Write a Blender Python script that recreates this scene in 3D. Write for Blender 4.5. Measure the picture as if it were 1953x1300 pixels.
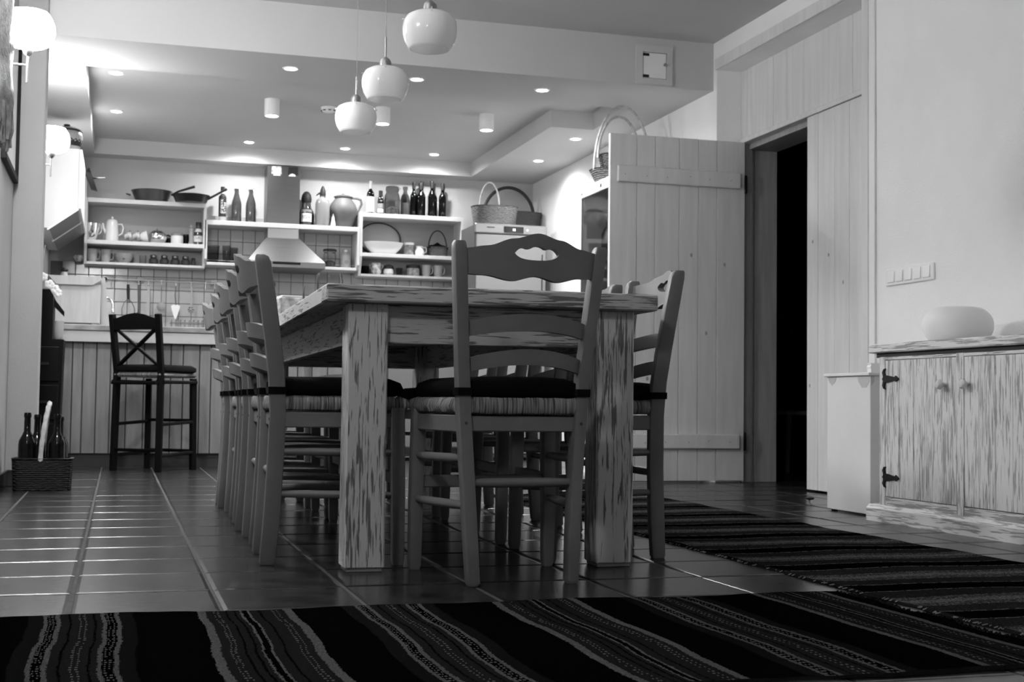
import bpy, bmesh, math, random
from mathutils import Vector, Matrix
random.seed(7)
for _o in list(bpy.data.objects): bpy.data.objects.remove(_o)
SC = bpy.context.scene
C = SC.collection
R = math.radians
PI = math.pi

# ------------------------------------------------------------------ camera
cam_d = bpy.data.cameras.new('camera'); cam = bpy.data.objects.new('camera', cam_d); C.objects.link(cam)
cam_d.sensor_width = 36.0; cam_d.lens = 46.82; cam_d.clip_start = 0.05; cam_d.clip_end = 60
_yaw, _pit, _rol = 0.28724, 0.04716, 0.01228
_f = Vector((math.sin(_yaw)*math.cos(_pit), math.cos(_yaw)*math.cos(_pit), math.sin(_pit)))
_r = Vector((math.cos(_yaw), -math.sin(_yaw), 0)); _d = _f.cross(_r)
_r2 = _r*math.cos(_rol) - _d*math.sin(_rol); _d2 = _r*math.sin(_rol) + _d*math.cos(_rol)
_m = Matrix((_r2, -_d2, -_f)).transposed().to_4x4(); _m.translation = Vector((0, 0, 0.46))
cam.matrix_world = _m
cam_d.dof.use_dof = True; cam_d.dof.focus_distance = 3.3; cam_d.dof.aperture_fstop = 11
SC.camera = cam
# ------------------------------------------------------------------ world and exposure
W = bpy.data.worlds.new('night'); SC.world = W; W.use_nodes = True
W.node_tree.nodes['Background'].inputs[0].default_value = (1, 1, 1, 1)
W.node_tree.nodes['Background'].inputs[1].default_value = 0.0
vs = SC.view_settings
vs.view_transform = 'Standard'; vs.look = 'None'; vs.gamma = 1.0; vs.use_curve_mapping = False
vs.exposure = 0.22
SCONCE_E, DOWN_W, BULB_E = 255.0, 52.0, 30.0

# ------------------------------------------------------------------ materials
M = {}
def G(v): return (v, v, v, 1)
def mat(name, col, rough=0.6, metal=0.0, noise=0.0, nscale=8.0, bump=0.0, bscale=60.0, coat=0.0, spec=0.5, emit=0.0, trans=0.0, stretch=(1,1,1), ior=1.45):
    m = bpy.data.materials.new(name); m.use_nodes = True; M[name] = m
    nt = m.node_tree; b = nt.nodes['Principled BSDF']
    b.inputs['Base Color'].default_value = G(col); b.inputs['Roughness'].default_value = rough
    b.inputs['Metallic'].default_value = metal; b.inputs['Coat Weight'].default_value = coat
    b.inputs['Coat Roughness'].default_value = 0.15
    b.inputs['Specular IOR Level'].default_value = spec; b.inputs['IOR'].default_value = ior
    b.inputs['Transmission Weight'].default_value = trans
    if emit:
        b.inputs['Emission Color'].default_value = G(1); b.inputs['Emission Strength'].default_value = emit
    if noise or bump:
        tc = nt.nodes.new('ShaderNodeTexCoord'); mp = nt.nodes.new('ShaderNodeMapping'); mp.inputs['Scale'].default_value = stretch
        nt.links.new(tc.outputs['Object'], mp.inputs['Vector'])
    if noise:
        n = nt.nodes.new('ShaderNodeTexNoise'); n.inputs['Scale'].default_value = nscale; n.inputs['Detail'].default_value = 5
        nt.links.new(mp.outputs[0], n.inputs['Vector'])
        r = nt.nodes.new('ShaderNodeMapRange'); r.inputs['From Min'].default_value = .3; r.inputs['From Max'].default_value = .7
        r.inputs['To Min'].default_value = max(0, col*(1-noise)); r.inputs['To Max'].default_value = min(1, col*(1+noise))
        nt.links.new(n.outputs['Fac'], r.inputs['Value']); nt.links.new(r.outputs[0], b.inputs['Base Color'])
    if bump:
        n2 = nt.nodes.new('ShaderNodeTexNoise'); n2.inputs['Scale'].default_value = bscale; n2.inputs['Detail'].default_value = 3
        nt.links.new(mp.outputs[0], n2.inputs['Vector'])
        bp = nt.nodes.new('ShaderNodeBump'); bp.inputs['Strength'].default_value = bump; bp.inputs['Distance'].default_value = 0.004
        nt.links.new(n2.outputs['Fac'], bp.inputs['Height']); nt.links.new(bp.outputs[0], b.inputs['Normal'])
    return m

def distressed(name, paint, wood, axis, amount=0.5, dens=1.0, rough=0.55):
    """painted wood rubbed through along the grain (axis 0/1/2)"""
    m = bpy.data.materials.new(name); m.use_nodes = True; M[name] = m
    nt = m.node_tree; b = nt.nodes['Principled BSDF']; L = nt.links.new
    tc = nt.nodes.new('ShaderNodeTexCoord'); oi = nt.nodes.new('ShaderNodeObjectInfo')
    va = nt.nodes.new('ShaderNodeVectorMath'); va.operation = 'ADD'
    cb = nt.nodes.new('ShaderNodeCombineXYZ'); mu = nt.nodes.new('ShaderNodeMath'); mu.operation = 'MULTIPLY'; mu.inputs[1].default_value = 7.3
    L(oi.outputs['Random'], mu.inputs[0]); L(mu.outputs[0], cb.inputs[0]); L(mu.outputs[0], cb.inputs[1]); L(mu.outputs[0], cb.inputs[2])
    L(tc.outputs['Object'], va.inputs[0]); L(cb.outputs[0], va.inputs[1])
    def noise(al, ac, detail, dist=0.0):
        mp = nt.nodes.new('ShaderNodeMapping'); s = [ac*dens]*3; s[axis] = al*dens; mp.inputs['Scale'].default_value = s
        n = nt.nodes.new('ShaderNodeTexNoise'); n.inputs['Scale'].default_value = 1.0; n.inputs['Detail'].default_value = detail; n.inputs['Distortion'].default_value = dist
        L(va.outputs[0], mp.inputs['Vector']); L(mp.outputs[0], n.inputs['Vector']); return n.outputs['Fac']
    a = noise(6, 110, 3, .4); c = noise(3.2, 30, 4, .6); d = noise(1.6, 5, 2)
    ad = nt.nodes.new('ShaderNodeMath'); ad.operation = 'ADD'; L(a, ad.inputs[0])
    m2 = nt.nodes.new('ShaderNodeMath'); m2.operation = 'MULTIPLY_ADD'; m2.inputs[1].default_value = .5; L(c, m2.inputs[0])
    m3 = nt.nodes.new('ShaderNodeMath'); m3.operation = 'MULTIPLY'; m3.inputs[1].default_value = .35; L(d, m3.inputs[0]); L(m3.outputs[0], m2.inputs[2])
    L(m2.outputs[0], ad.inputs[1])
    rp = nt.nodes.new('ShaderNodeMapRange'); rp.interpolation_type = 'SMOOTHSTEP'
    rp.inputs['From Min'].default_value = 0.945 + (.5-amount)*.5; rp.inputs['From Max'].default_value = 1.02 + (.5-amount)*.5
    L(ad.outputs[0], rp.inputs['Value'])
    mx = nt.nodes.new('ShaderNodeMix'); mx.data_type = 'RGBA'; L(rp.outputs[0], mx.inputs[0])
    mx.inputs[6].default_value = G(paint); mx.inputs[7].default_value = G(wood)
    L(mx.outputs[2], b.inputs['Base Color']); b.inputs['Roughness'].default_value = rough
    bp = nt.nodes.new('ShaderNodeBump'); bp.inputs['Strength'].default_value = .35; bp.inputs['Distance'].default_value = .002; bp.invert = True
    L(rp.outputs[0], bp.inputs['Height']); L(bp.outputs[0], b.inputs['Normal'])
    return m

def glass(name, col, rough=0.02, mixv=0.55, refl=.38):
    """thin-walled clear glass that keeps the light behind it"""
    m = bpy.data.materials.new(name); m.use_nodes = True; M[name] = m; nt = m.node_tree; nt.nodes.clear(); L = nt.links.new
    o = nt.nodes.new('ShaderNodeOutputMaterial'); t = nt.nodes.new('ShaderNodeBsdfTransparent'); t.inputs[0].default_value = G(col)
    g = nt.nodes.new('ShaderNodeBsdfGlossy'); g.inputs['Roughness'].default_value = rough
    lw = nt.nodes.new('ShaderNodeLayerWeight'); lw.inputs['Blend'].default_value = mixv*.3
    x = nt.nodes.new('ShaderNodeMixShader'); fm = nt.nodes.new('ShaderNodeMath'); fm.operation = 'MULTIPLY'; fm.inputs[1].default_value = refl; L(lw.outputs['Fresnel'], fm.inputs[0]); L(fm.outputs[0], x.inputs[0]); L(t.outputs[0], x.inputs[1]); L(g.outputs[0], x.inputs[2]); L(x.outputs[0], o.inputs[0])
    return m

def opal(name, emit=0.0):
    m = bpy.data.materials.new(name); m.use_nodes = True; M[name] = m; nt = m.node_tree; b = nt.nodes['Principled BSDF']; L = nt.links.new
    b.inputs['Base Color'].default_value = G(.94); b.inputs['Roughness'].default_value = .12
    if emit:
        b.inputs['Emission Color'].default_value = G(1); b.inputs['Emission Strength'].default_value = emit
    else:
        tr = nt.nodes.new('ShaderNodeBsdfTranslucent'); tr.inputs[0].default_value = G(.95)
        x = nt.nodes.new('ShaderNodeMixShader'); x.inputs[0].default_value = .35
        o = nt.nodes['Material Output']; L(b.outputs[0], x.inputs[1]); L(tr.outputs[0], x.inputs[2]); L(x.outputs[0], o.inputs[0])
    return m

def waves(name, c1, c2, scale, axis='X', rough=.8, bump=.5, dist=2.0):
    """woven strands: bands across one axis"""
    m = bpy.data.materials.new(name); m.use_nodes = True; M[name] = m; nt = m.node_tree; b = nt.nodes['Principled BSDF']; L = nt.links.new
    tc = nt.nodes.new('ShaderNodeTexCoord'); w = nt.nodes.new('ShaderNodeTexWave'); w.bands_direction = axis
    w.inputs['Scale'].default_value = scale; w.inputs['Distortion'].default_value = dist; w.inputs['Detail'].default_value = 2; w.inputs['Detail Scale'].default_value = 2.5
    L(tc.outputs['Object'], w.inputs['Vector'])
    mx = nt.nodes.new('ShaderNodeMix'); mx.data_type = 'RGBA'; mx.inputs[6].default_value = G(c1); mx.inputs[7].default_value = G(c2)
    L(w.outputs['Fac'], mx.inputs[0]); L(mx.outputs[2], b.inputs['Base Color']); b.inputs['Roughness'].default_value = rough
    bp = nt.nodes.new('ShaderNodeBump'); bp.inputs['Strength'].default_value = bump; bp.inputs['Distance'].default_value = .004
    L(w.outputs['Fac'], bp.inputs['Height']); L(bp.outputs[0], b.inputs['Normal']); return m

def strands(name, c1, c2, axis):
    m = mat(name, .2, .8, noise=.01, nscale=1.0, bump=.01); nt = m.node_tree; b = nt.nodes['Principled BSDF']
    tc = nt.nodes['Texture Coordinate']; mp = nt.nodes.new('ShaderNodeMapping'); sc = [9, 9, 9]; sc[axis] = 190; mp.inputs['Scale'].default_value = sc
    n = nt.nodes.new('ShaderNodeTexNoise'); n.inputs['Scale'].default_value = 1; n.inputs['Detail'].default_value = 3; n.inputs['Distortion'].default_value = .5
    r = nt.nodes.new('ShaderNodeMapRange'); r.inputs['From Min'].default_value = .36; r.inputs['From Max'].default_value = .64; r.inputs['To Min'].default_value = c1; r.inputs['To Max'].default_value = c2
    bp = nt.nodes.new('ShaderNodeBump'); bp.inputs['Strength'].default_value = .9; bp.inputs['Distance'].default_value = .004
    L = nt.links.new; L(tc.outputs['Object'], mp.inputs['Vector']); L(mp.outputs[0], n.inputs['Vector']); L(n.outputs['Fac'], r.inputs['Value']); L(r.outputs[0], b.inputs['Base Color']); L(n.outputs['Fac'], bp.inputs['Height']); L(bp.outputs[0], b.inputs['Normal'])
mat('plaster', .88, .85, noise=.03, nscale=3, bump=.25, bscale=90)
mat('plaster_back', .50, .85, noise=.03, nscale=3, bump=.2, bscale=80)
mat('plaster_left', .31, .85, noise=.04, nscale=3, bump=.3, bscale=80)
mat('ceiling_paint', .54, .9, noise=.02, nscale=2, bump=.1, bscale=60)
mat('grout', .06, .9, noise=.25, nscale=25)
mat('floor_tile', .020, .23, noise=.9, nscale=7, bump=.16, bscale=26, stretch=(1, 1.6, 1), spec=.36)
mat('wall_tile', .38, .18, noise=.04, nscale=4, bump=.03, bscale=10)
mat('wall_grout', .13, .9)
mat('plank_white', .68, .6, noise=.07, nscale=3, bump=.12, bscale=14, stretch=(8, 8, .7))
mat('plank_knot', .36, .7)
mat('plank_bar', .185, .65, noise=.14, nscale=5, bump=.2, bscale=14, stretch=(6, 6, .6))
mat('white_paint', .84, .45, noise=.03, nscale=4)
mat('gap_dark', .05, .9)
mat('jamb_wood', .34, .6, noise=.12, nscale=4, stretch=(8, 8, .6))
distressed('table_leg', .60, .15, 2, .46, 1.7)
distressed('table_x', .50, .14, 0, .50, 1.7)
distressed('table_y', .50, .16, 1, .42, 1.4)
distressed('cab_z', .78, .34, 2, .50, 1.5)
distressed('cab_y', .78, .34, 1, .52, 1.4)
mat('chair_paint', .165, .42, noise=.06, nscale=20, bump=.05, bscale=120)
mat('black_wood', .003, .5, spec=.1)
mat('black_metal', .008, .5, metal=.3)
mat('cushion', .004, .9, spec=.08, bump=.3, bscale=180)
mat('strap', .004, .9, spec=.1)
strands('rush', .05, .34, 0)
strands('rush_side', .05, .34, 1)
mat('peg', .05, .6)
mat('chrome', .75, .12, metal=1.0)
mat('steel', .16, .42, metal=1.0, noise=.04, nscale=4, stretch=(1, 1, 18))
mat('brushed', .40, .30, metal=1.0)
mat('fridge_steel', .26, .42, metal=.75)
mat('fridge_side', .10, .5)
mat('display_black', .01, .15)
glass('clear_glass', .95, refl=.75); glass('smoked_glass', .72); glass('grey_glass', .45); glass('pane_glass', .62)
mat('dark_bottle', .002, .06, spec=.35)
mat('brown_glass', .045, .12, coat=.3)
mat('ceramic', .72, .22); mat('ceramic_grey', .28, .3); mat('ceramic_dull', .33, .4)
mat('pattern_pot', .42, .25, noise=.9, nscale=28)
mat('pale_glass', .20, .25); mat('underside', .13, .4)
mat('clay', .11, .6, noise=.08, nscale=8)
mat('label', .70, .6); mat('label_grey', .25, .6); mat('ink', .010, .6)
mat('pan_dark', .035, .32, metal=.6); mat('pan_steel', .12, .3, metal=.85)
waves('wicker_light', .03, .20, 26, 'Z', bump=1.0, dist=3.5); waves('wicker_dark', .002, .009, 30, 'Z', bump=1.0, dist=3)
waves('wicker_mid', .03, .11, 30, 'Z', bump=1.0, dist=3)
mat('handle_light', .40, .6, noise=.3, nscale=30); mat('handle_dark', .022, .6)
mat('marble', .22, .25, noise=.45, nscale=7, stretch=(1, 1, 2))
mat('shelf_paint', .58, .45, noise=.03, nscale=4); mat('apron_paint', .40, .5); mat('bread_wood', .36, .6, noise=.08, nscale=6, stretch=(6, 6, .6))
mat('plinth', .03, .5); mat('rubber', .01, .8)
opal('opal'); opal('opal_lit', SCONCE_E); opal('opal_fill', SCONCE_E*.36); opal('opal_soft', SCONCE_E*.22); mat('opal_stand', .88, .55)
mat('bulb', 1, .5, emit=BULB_E)
mat('switch_white', .9, .2)
mat('textile', .24, .95, noise=.5, nscale=18, bump=.6, bscale=90)
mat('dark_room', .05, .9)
mat('food_dark', .03, .6, noise=.5, nscale=30); mat('food_mid', .24, .7, noise=.6, nscale=40)
mat('tape', .58, .35)
def attr_mat(name, rough, bump):
    m = bpy.data.materials.new(name); m.use_nodes = True; M[name] = m; nt = m.node_tree; b = nt.nodes['Principled BSDF']; L = nt.links.new
    a = nt.nodes.new('ShaderNodeAttribute'); a.attribute_name = 'Col'
    tc = nt.nodes.new('ShaderNodeTexCoord'); n = nt.nodes.new('ShaderNodeTexNoise'); n.inputs['Scale'].default_value = 320; n.inputs['Detail'].default_value = 2
    L(tc.outputs['Object'], n.inputs['Vector'])
    r = nt.nodes.new('ShaderNodeMapRange'); r.inputs['To Min'].default_value = .45; r.inputs['To Max'].default_value = 1.5; L(n.outputs['Fac'], r.inputs['Value'])
    mx = nt.nodes.new('ShaderNodeVectorMath'); mx.operation = 'SCALE'; L(a.outputs['Color'], mx.inputs[0]); L(r.outputs[0], mx.inputs['Scale'])
    L(mx.outputs[0], b.inputs['Base Color']); b.inputs['Roughness'].default_value = rough; b.inputs['Specular IOR Level'].default_value = 0.0
    bp = nt.nodes.new('ShaderNodeBump'); bp.inputs['Strength'].default_value = bump; bp.inputs['Distance'].default_value = .003
    L(n.outputs['Fac'], bp.inputs['Height']); L(bp.outputs[0], b.inputs['Normal']); return m
attr_mat('rug_weave', .95, .6)

# ------------------------------------------------------------------ mesh helpers
def link(name, bm, m, parent=None, smooth=False, sharp=None, loc=None):
    me = bpy.data.meshes.new(name); bmesh.ops.recalc_face_normals(bm, faces=bm.faces[:]); bm.to_mesh(me); bm.free()
    if smooth:
        for p in me.polygons: p.use_smooth = True
        me.set_sharp_from_angle(angle=R(sharp or 40))
    me.materials.append(M[m] if isinstance(m, str) else m)
    o = bpy.data.objects.new(name, me); C.objects.link(o)
    if parent: o.parent = parent
    if loc: o.location = loc
    return o
def addbox(bm, x0, x1, y0, y1, z0, z1, bev=0.0, mtx=None, seg=1):
    r = bmesh.ops.create_cube(bm, size=1.0); v = r['verts']
    bmesh.ops.scale(bm, vec=(abs(x1-x0), abs(y1-y0), abs(z1-z0)), verts=v)
    bmesh.ops.translate(bm, vec=((x0+x1)/2, (y0+y1)/2, (z0+z1)/2), verts=v)
    if bev:
        es = list({e for a in v for e in a.link_edges})
        r = bmesh.ops.bevel(bm, geom=es, offset=bev, segments=seg, profile=.6, affect='EDGES'); v = list({q for f in r['faces'] for q in f.verts} | {q for q in v if q.is_valid})
    if mtx is not None: bmesh.ops.transform(bm, matrix=mtx, verts=v)
    return v
def box(name, x0, x1, y0, y1, z0, z1, m, parent=None, bev=0.0, mtx=None, loc=None):
    bm = bmesh.new(); addbox(bm, x0, x1, y0, y1, z0, z1, bev, mtx); return link(name, bm, m, parent, loc=loc)
def addlathe(bm, prof, seg=20, c=(0, 0, 0), caps=True, sx=1.0, sy=1.0, mtx=None):
    rings = []; vv = []
    for r, z in prof:
        ring = [bm.verts.new((c[0]+sx*max(r, 1e-4)*math.cos(2*PI*i/seg), c[1]+sy*max(r, 1e-4)*math.sin(2*PI*i/seg), c[2]+z)) for i in range(seg)]
        rings.append(ring); vv += ring
    for a, b in zip(rings, rings[1:]):
        for i in range(seg):
            j = (i+1) % seg; bm.faces.new((a[i], a[j], b[j], b[i]))
    if caps:
        bm.faces.new(rings[0][::-1]); bm.faces.new(rings[-1])
    if mtx is not None: bmesh.ops.transform(bm, matrix=mtx, verts=vv)
    return vv
def lathe(name, prof, m, parent=None, seg=20, c=(0, 0, 0), caps=True, sx=1, sy=1, mtx=None, sharp=35):
    bm = bmesh.new(); addlathe(bm, prof, seg, c, caps, sx, sy, mtx); return link(name, bm, m, parent, True, sharp)
def addtube(bm, pts, rad, seg=8, closed=False):
    pts = [Vector(p) for p in pts]; n = len(pts); rings = []
    rr = rad if isinstance(rad, (list, tuple)) else [rad]*n
    up = None
    for i, p in enumerate(pts):
        if closed: t = (pts[(i+1) % n]-pts[i-1]).normalized()
        else: t = (pts[min(i+1, n-1)]-pts[max(i-1, 0)]).normalized()
        if up is None: up = t.orthogonal().normalized()
        up = (up - t*up.dot(t)).normalized() if (up - t*up.dot(t)).length > 1e-5 else t.orthogonal().normalized()
        s = t.cross(up)
        rings.append([bm.verts.new(p + (up*math.cos(2*PI*k/seg) + s*math.sin(2*PI*k/seg))*rr[i]) for k in range(seg)])
    pairs = list(zip(rings, rings[1:])) + ([(rings[-1], rings[0])] if closed else [])
    for a, b in pairs:
        for k in range(seg):
            j = (k+1) % seg; bm.faces.new((a[k], a[j], b[j], b[k]))
    if not closed:
        bm.faces.new(rings[0][::-1]); bm.faces.new(rings[-1])
def tube(name, pts, rad, m, parent=None, seg=8, closed=False):
    bm = bmesh.new(); addtube(bm, pts, rad, seg, closed); return link(name, bm, m, parent, True, 50)
def addprism(bm, poly, axis, a0, a1, mtx=None):
    """poly of 2-tuples in the plane across axis, pushed from a0 to a1"""
    def P(p, a):
        return {0: (a, p[0], p[1]), 1: (p[0], a, p[1]), 2: (p[0], p[1], a)}[axis]
    A = [bm.verts.new(P(p, a0)) for p in poly]; B = [bm.verts.new(P(p, a1)) for p in poly]; n = len(poly)
    bm.faces.new(A[::-1]); bm.faces.new(B)
    for i in range(n):
        j = (i+1) % n; bm.faces.new((A[i], A[j], B[j], B[i]))
    if mtx is not None: bmesh.ops.transform(bm, matrix=mtx, verts=A+B)
def prism(name, poly, axis, a0, a1, m, parent=None, mtx=None):
    bm = bmesh.new(); addprism(bm, poly, axis, a0, a1, mtx); return link(name, bm, m, parent)
def tag(o, label=None, cat=None, group=None, kind=None):
    if label: o['label'] = label
    if cat: o['category'] = cat
    if group: o['group'] = group
    if kind: o['kind'] = kind
    return o
def thing(name, label, cat, loc=(0, 0, 0), rz=0.0, group=None):
    o = bpy.data.objects.new(name, None); C.objects.link(o); o.location = loc; o.rotation_euler = (0, 0, rz); o.empty_display_size = .1
    return tag(o, label, cat, group)
def struct(o): o['kind'] = 'structure'; return o
def dup(root, loc, rz=None, label=None):
    r = root.copy(); C.objects.link(r); r.location = loc
    if rz is not None: r.rotation_euler = (0, 0, rz)
    if label: r['label'] = label
    for ch in list(root.children):
        c = ch.copy(); C.objects.link(c); c.parent = r
        for g in list(ch.children):
            d = g.copy(); C.objects.link(d); d.parent = c
    return r
def textmesh(name, s, size, m, parent, fn, extr=0.0004):
    """flat lettering laid onto a surface: fn maps (x, y) of the text to a point"""
    cu = bpy.data.curves.new(name, 'FONT'); cu.body = s; cu.size = size; cu.align_x = 'CENTER'; cu.align_y = 'CENTER'
    to = bpy.data.objects.new(name, cu); C.objects.link(to)
    me = bpy.data.meshes.new_from_object(to, depsgraph=bpy.context.evaluated_depsgraph_get())
    bpy.data.objects.remove(to); bpy.data.curves.remove(cu)
    for v in me.vertices: v.co = fn(v.co.x, v.co.y)
    me.materials.clear(); me.materials.append(M[m])
    o = bpy.data.objects.new(name, me); C.objects.link(o); o.parent = parent
    return o
# ================================================================== the room
XL, XR, ZC, ZS, ZT, YB, YW = -0.55, 3.5, 2.71, 2.415, 2.54, 7.5, 11.25
PX, PY, GX, GY = 0.3225, 0.333, -0.09, 3.0     # floor tile pitch and joints
fl = struct(box('floor', -0.75, 6.0, -2.2, 11.4, -0.2, -0.0028, 'grout'))
bm = bmesh.new()
_rings = [[bm.verts.new(p) for p in ((e, e, z), (PX-e, e, z), (PX-e, PY-e, z), (e, PY-e, z))] for e, z in ((.0045, -.012), (.0045, -.0024), (.0075, -.0012), (.0135, 0))]
for a, b in zip(_rings, _rings[1:]):
    for i in range(4): bm.faces.new((a[i], a[(i+1) % 4], b[(i+1) % 4], b[i]))
bm.faces.new(_rings[0][::-1]); bm.faces.new(_rings[-1])
tile_me = None; tile_objs = []
def put_tiles(i, j):
    global tile_me
    if tile_me is None:
        o = link('floor_tile', bm, 'floor_tile', fl); tile_me = o.data
    else:
        o = bpy.data.objects.new('floor_tile', tile_me); C.objects.link(o); o.parent = fl
    o.location = (GX+i*PX + random.uniform(-.0008, .0008), GY+j*PY, random.uniform(-.0006, .0004)); o.rotation_euler = (random.uniform(-.0012, .0012), random.uniform(-.0012, .0012), 0)
for j in range(-3, 20):
    for i in range(-1, 12):
        put_tiles(i, j)
bm2 = bmesh.new()
for j in range(-16, 25):
    for i in range(-2, 19):
        if -3 <= j < 20 and -1 <= i < 12: continue
        x, y = GX+i*PX, GY+j*PY
        addbox(bm2, x+.0045, x+PX-.0045, y+.0045, y+PY-.0045, -.012, -.0005)
tag(link('floor_tile_field', bm2, 'floor_tile', fl), kind='stuff')

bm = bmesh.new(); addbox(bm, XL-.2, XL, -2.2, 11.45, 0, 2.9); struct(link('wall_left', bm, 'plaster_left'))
struct(box('wall_left_pier', XL-.02, -.402, 7.40, 7.57, 0, 2.9, 'plaster_left', bev=.006))
struct(box('wall_front', -.75, 3.7, -2.2, -2.0, 0, 2.9, 'plaster'))
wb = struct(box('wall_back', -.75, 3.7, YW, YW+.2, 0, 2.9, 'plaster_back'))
bm = bmesh.new()
addbox(bm, XR, XR+.40, -2.2, 5.76, 0, 2.9); addbox(bm, XR, XR+.40, 5.76, 7.45, 2.532, 2.9); addbox(bm, XR, XR+.40, 7.45, 11.45, 0, 2.9)
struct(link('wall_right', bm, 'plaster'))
struct(box('ceiling', -.75, 3.9, -2.2, YB+.02, ZC, ZC+.2, 'ceiling_paint'))
bm = bmesh.new()
addbox(bm, -.75, 3.7, YB, 8.155, ZS, 2.9)
addbox(bm, -.75, -.228, 8.155, 11.45, ZS, 2.9)
addbox(bm, -.228, 3.7, 11.06, 11.45, ZS, 2.9)
addbox(bm, 2.885, 3.7, 8.86, 11.06, ZS, 2.9)
addbox(bm, 3.2, 3.7, 8.155, 8.86, ZS, 2.9)
addbox(bm, -.3, 3.3, 8.1, 11.2, ZT, 2.9)
struct(link('ceiling_soffit', bm, 'ceiling_paint'))
# dark room behind the opening
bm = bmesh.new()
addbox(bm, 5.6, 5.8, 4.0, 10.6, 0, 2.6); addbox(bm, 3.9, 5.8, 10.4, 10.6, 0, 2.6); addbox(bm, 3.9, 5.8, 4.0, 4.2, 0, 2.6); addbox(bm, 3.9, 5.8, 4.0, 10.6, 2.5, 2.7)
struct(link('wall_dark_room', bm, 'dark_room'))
struct(box('baseboard_left', XL, XL+.012, -2.0, 7.40, 0, .085, 'floor_tile', bev=.003))
struct(box('baseboard_pier', XL, -.398, 7.39, 7.40, 0, .085, 'floor_tile', bev=.003))

# ---- opening: reveal panel with boards, casing, frame
tr = struct(box('trim_1', 3.675, 3.70, 5.76, 7.45, 2.085, 2.532, 'gap_dark'))
ys = [7.45, 7.36, 7.20, 7.02, 6.857, 6.66, 6.383, 6.136, 5.95, 5.765]
for a, b in zip(ys, ys[1:]):
    d = random.uniform(0, .002)
    box('plank', 3.66+d, 3.68, b+.0012, a-.0012, 2.105, 2.532, 'plank_white', tr, bev=.0015)
box('bottom_rail', 3.645, 3.70, 5.765, 7.45, 2.078, 2.108, 'plank_white', tr, bev=.003)
t2 = struct(box('trim_2', 3.484, 3.4995, 5.70, 5.76, 0, 2.60, 'plank_white', bev=.003))
box('outer_strip', 3.488, 3.4995, 5.648, 5.70, 0, 2.60, 'white_paint', t2, bev=.002)
struct(box('trim_3', 3.484, 3.4995, 5.70, 7.45, 2.532, 2.60, 'plank_white', bev=.003))
t4 = struct(box('trim_4', 3.664, 3.722, 7.405, 7.45, 0, 2.08, 'jamb_wood', bev=.003))
box('jamb_board', 3.75, 3.90, 7.425, 7.45, 0, 2.08, 'jamb_wood', t4, bev=.002)
box('head_board', 3.70, 3.90, 6.5, 7.45, 2.045, 2.08, 'jamb_wood', t4, bev=.002)

d1 = struct(thing('door_1', None, None))
xs = [2.772, 2.944, 3.063, 3.221, 3.346, 3.469, 3.655]
for a, b in zip(xs, xs[1:]):
    d = random.uniform(0, .0015)
    box('plank', a+.0013, b-.0013, 7.372+d, 7.402, .012, 2.078, 'plank_white', d1, bev=.002)
box('backing', 2.78, 3.65, 7.385, 7.399, .015, 2.07, 'gap_dark', d1)
for z0, z1 in ((1.787, 1.886), (.205, .292)):
    bt = box('batten', 2.815, 3.617, 7.348, 7.373, z0, z1, 'plank_white', d1, bev=.005)
    for x in (2.86, 3.0, 3.13, 3.28, 3.41, 3.55):
        lathe('nail', [(.004, -.001), (.004, .001)], 'plank_knot', bt, 8, mtx=Matrix.Translation((x, 7.3478, (z0+z1)/2+random.uniform(-.01, .01))) @ Matrix.Rotation(PI/2, 4, 'X'))
for x, z in ((2.90, 1.02), (3.52, 1.32), (3.30, 1.37), (3.40, .9), (3.02, .62)):
    lathe('knot', [(.010, -.0006), (.010, .0006)], 'plank_knot', d1, 10, sx=.8, sy=1.3, mtx=Matrix.Translation((x, 7.3722, z)) @ Matrix.Rotation(PI/2, 4, 'X'))
for z in (1.82, .25):
    box('hinge', 3.650, 3.668, 7.366, 7.404, z-.055, z+.055, 'black_metal', d1, bev=.003)
d2 = struct(thing('door_2', None, None))
ys = [6.583, 6.465, 6.288, 6.14, 6.00, 5.88, 5.765]
for a, b in zip(ys, ys[1:]):
    box('plank', 3.642+random.uniform(0, .0015), 3.67, b+.001, a-.001, .012, 2.07, 'plank_white', d2, bev=.0015)
box('backing', 3.655, 3.668, 5.77, 6.58, .015, 2.065, 'gap_dark', d2)
for y, z in ((6.52, 1.37), (6.35, 1.28), (6.20, 1.12), (6.55, .58)):
    lathe('knot', [(.010, -.0006), (.010, .0006)], 'plank_knot', d2, 10, sy=.7, mtx=Matrix.Translation((3.6418, y, z)) @ Matrix.Rotation(PI/2, 4, 'Y'))

# ---- backsplash tiles on the back wall
box('tile_bed', -.54, 2.80, YW-.004, YW, .90, 1.56, 'wall_grout', wb); box('tile_bed', .62, 1.92, YW-.004, YW, 1.5601, 1.93, 'wall_grout', wb)
bm = bmesh.new(); addbox(bm, .0022, .0993, -.008, 0, .0022, .1038, .002); wt = None
TP, TX, TZ = .1015, -.451, 1.459
for j in range(-5, 5):
    for i in range(-1, 33):
        x, z = TX+i*TP, TZ+j*.106
        low = z < 1.55
        if z < .93 or not (low or (.62 < x < 1.92)): continue
        if x < -.54 or x > 2.75: continue
        if wt is None: o = link('wall_tile', bm, 'wall_tile', wb); wt = o.data
        else: o = bpy.data.objects.new('wall_tile', wt); C.objects.link(o); o.parent = wb
        o.location = (x, YW-.001, z); o.rotation_euler = (random.uniform(-.012, .012), 0, random.uniform(-.012, .012))

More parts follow.
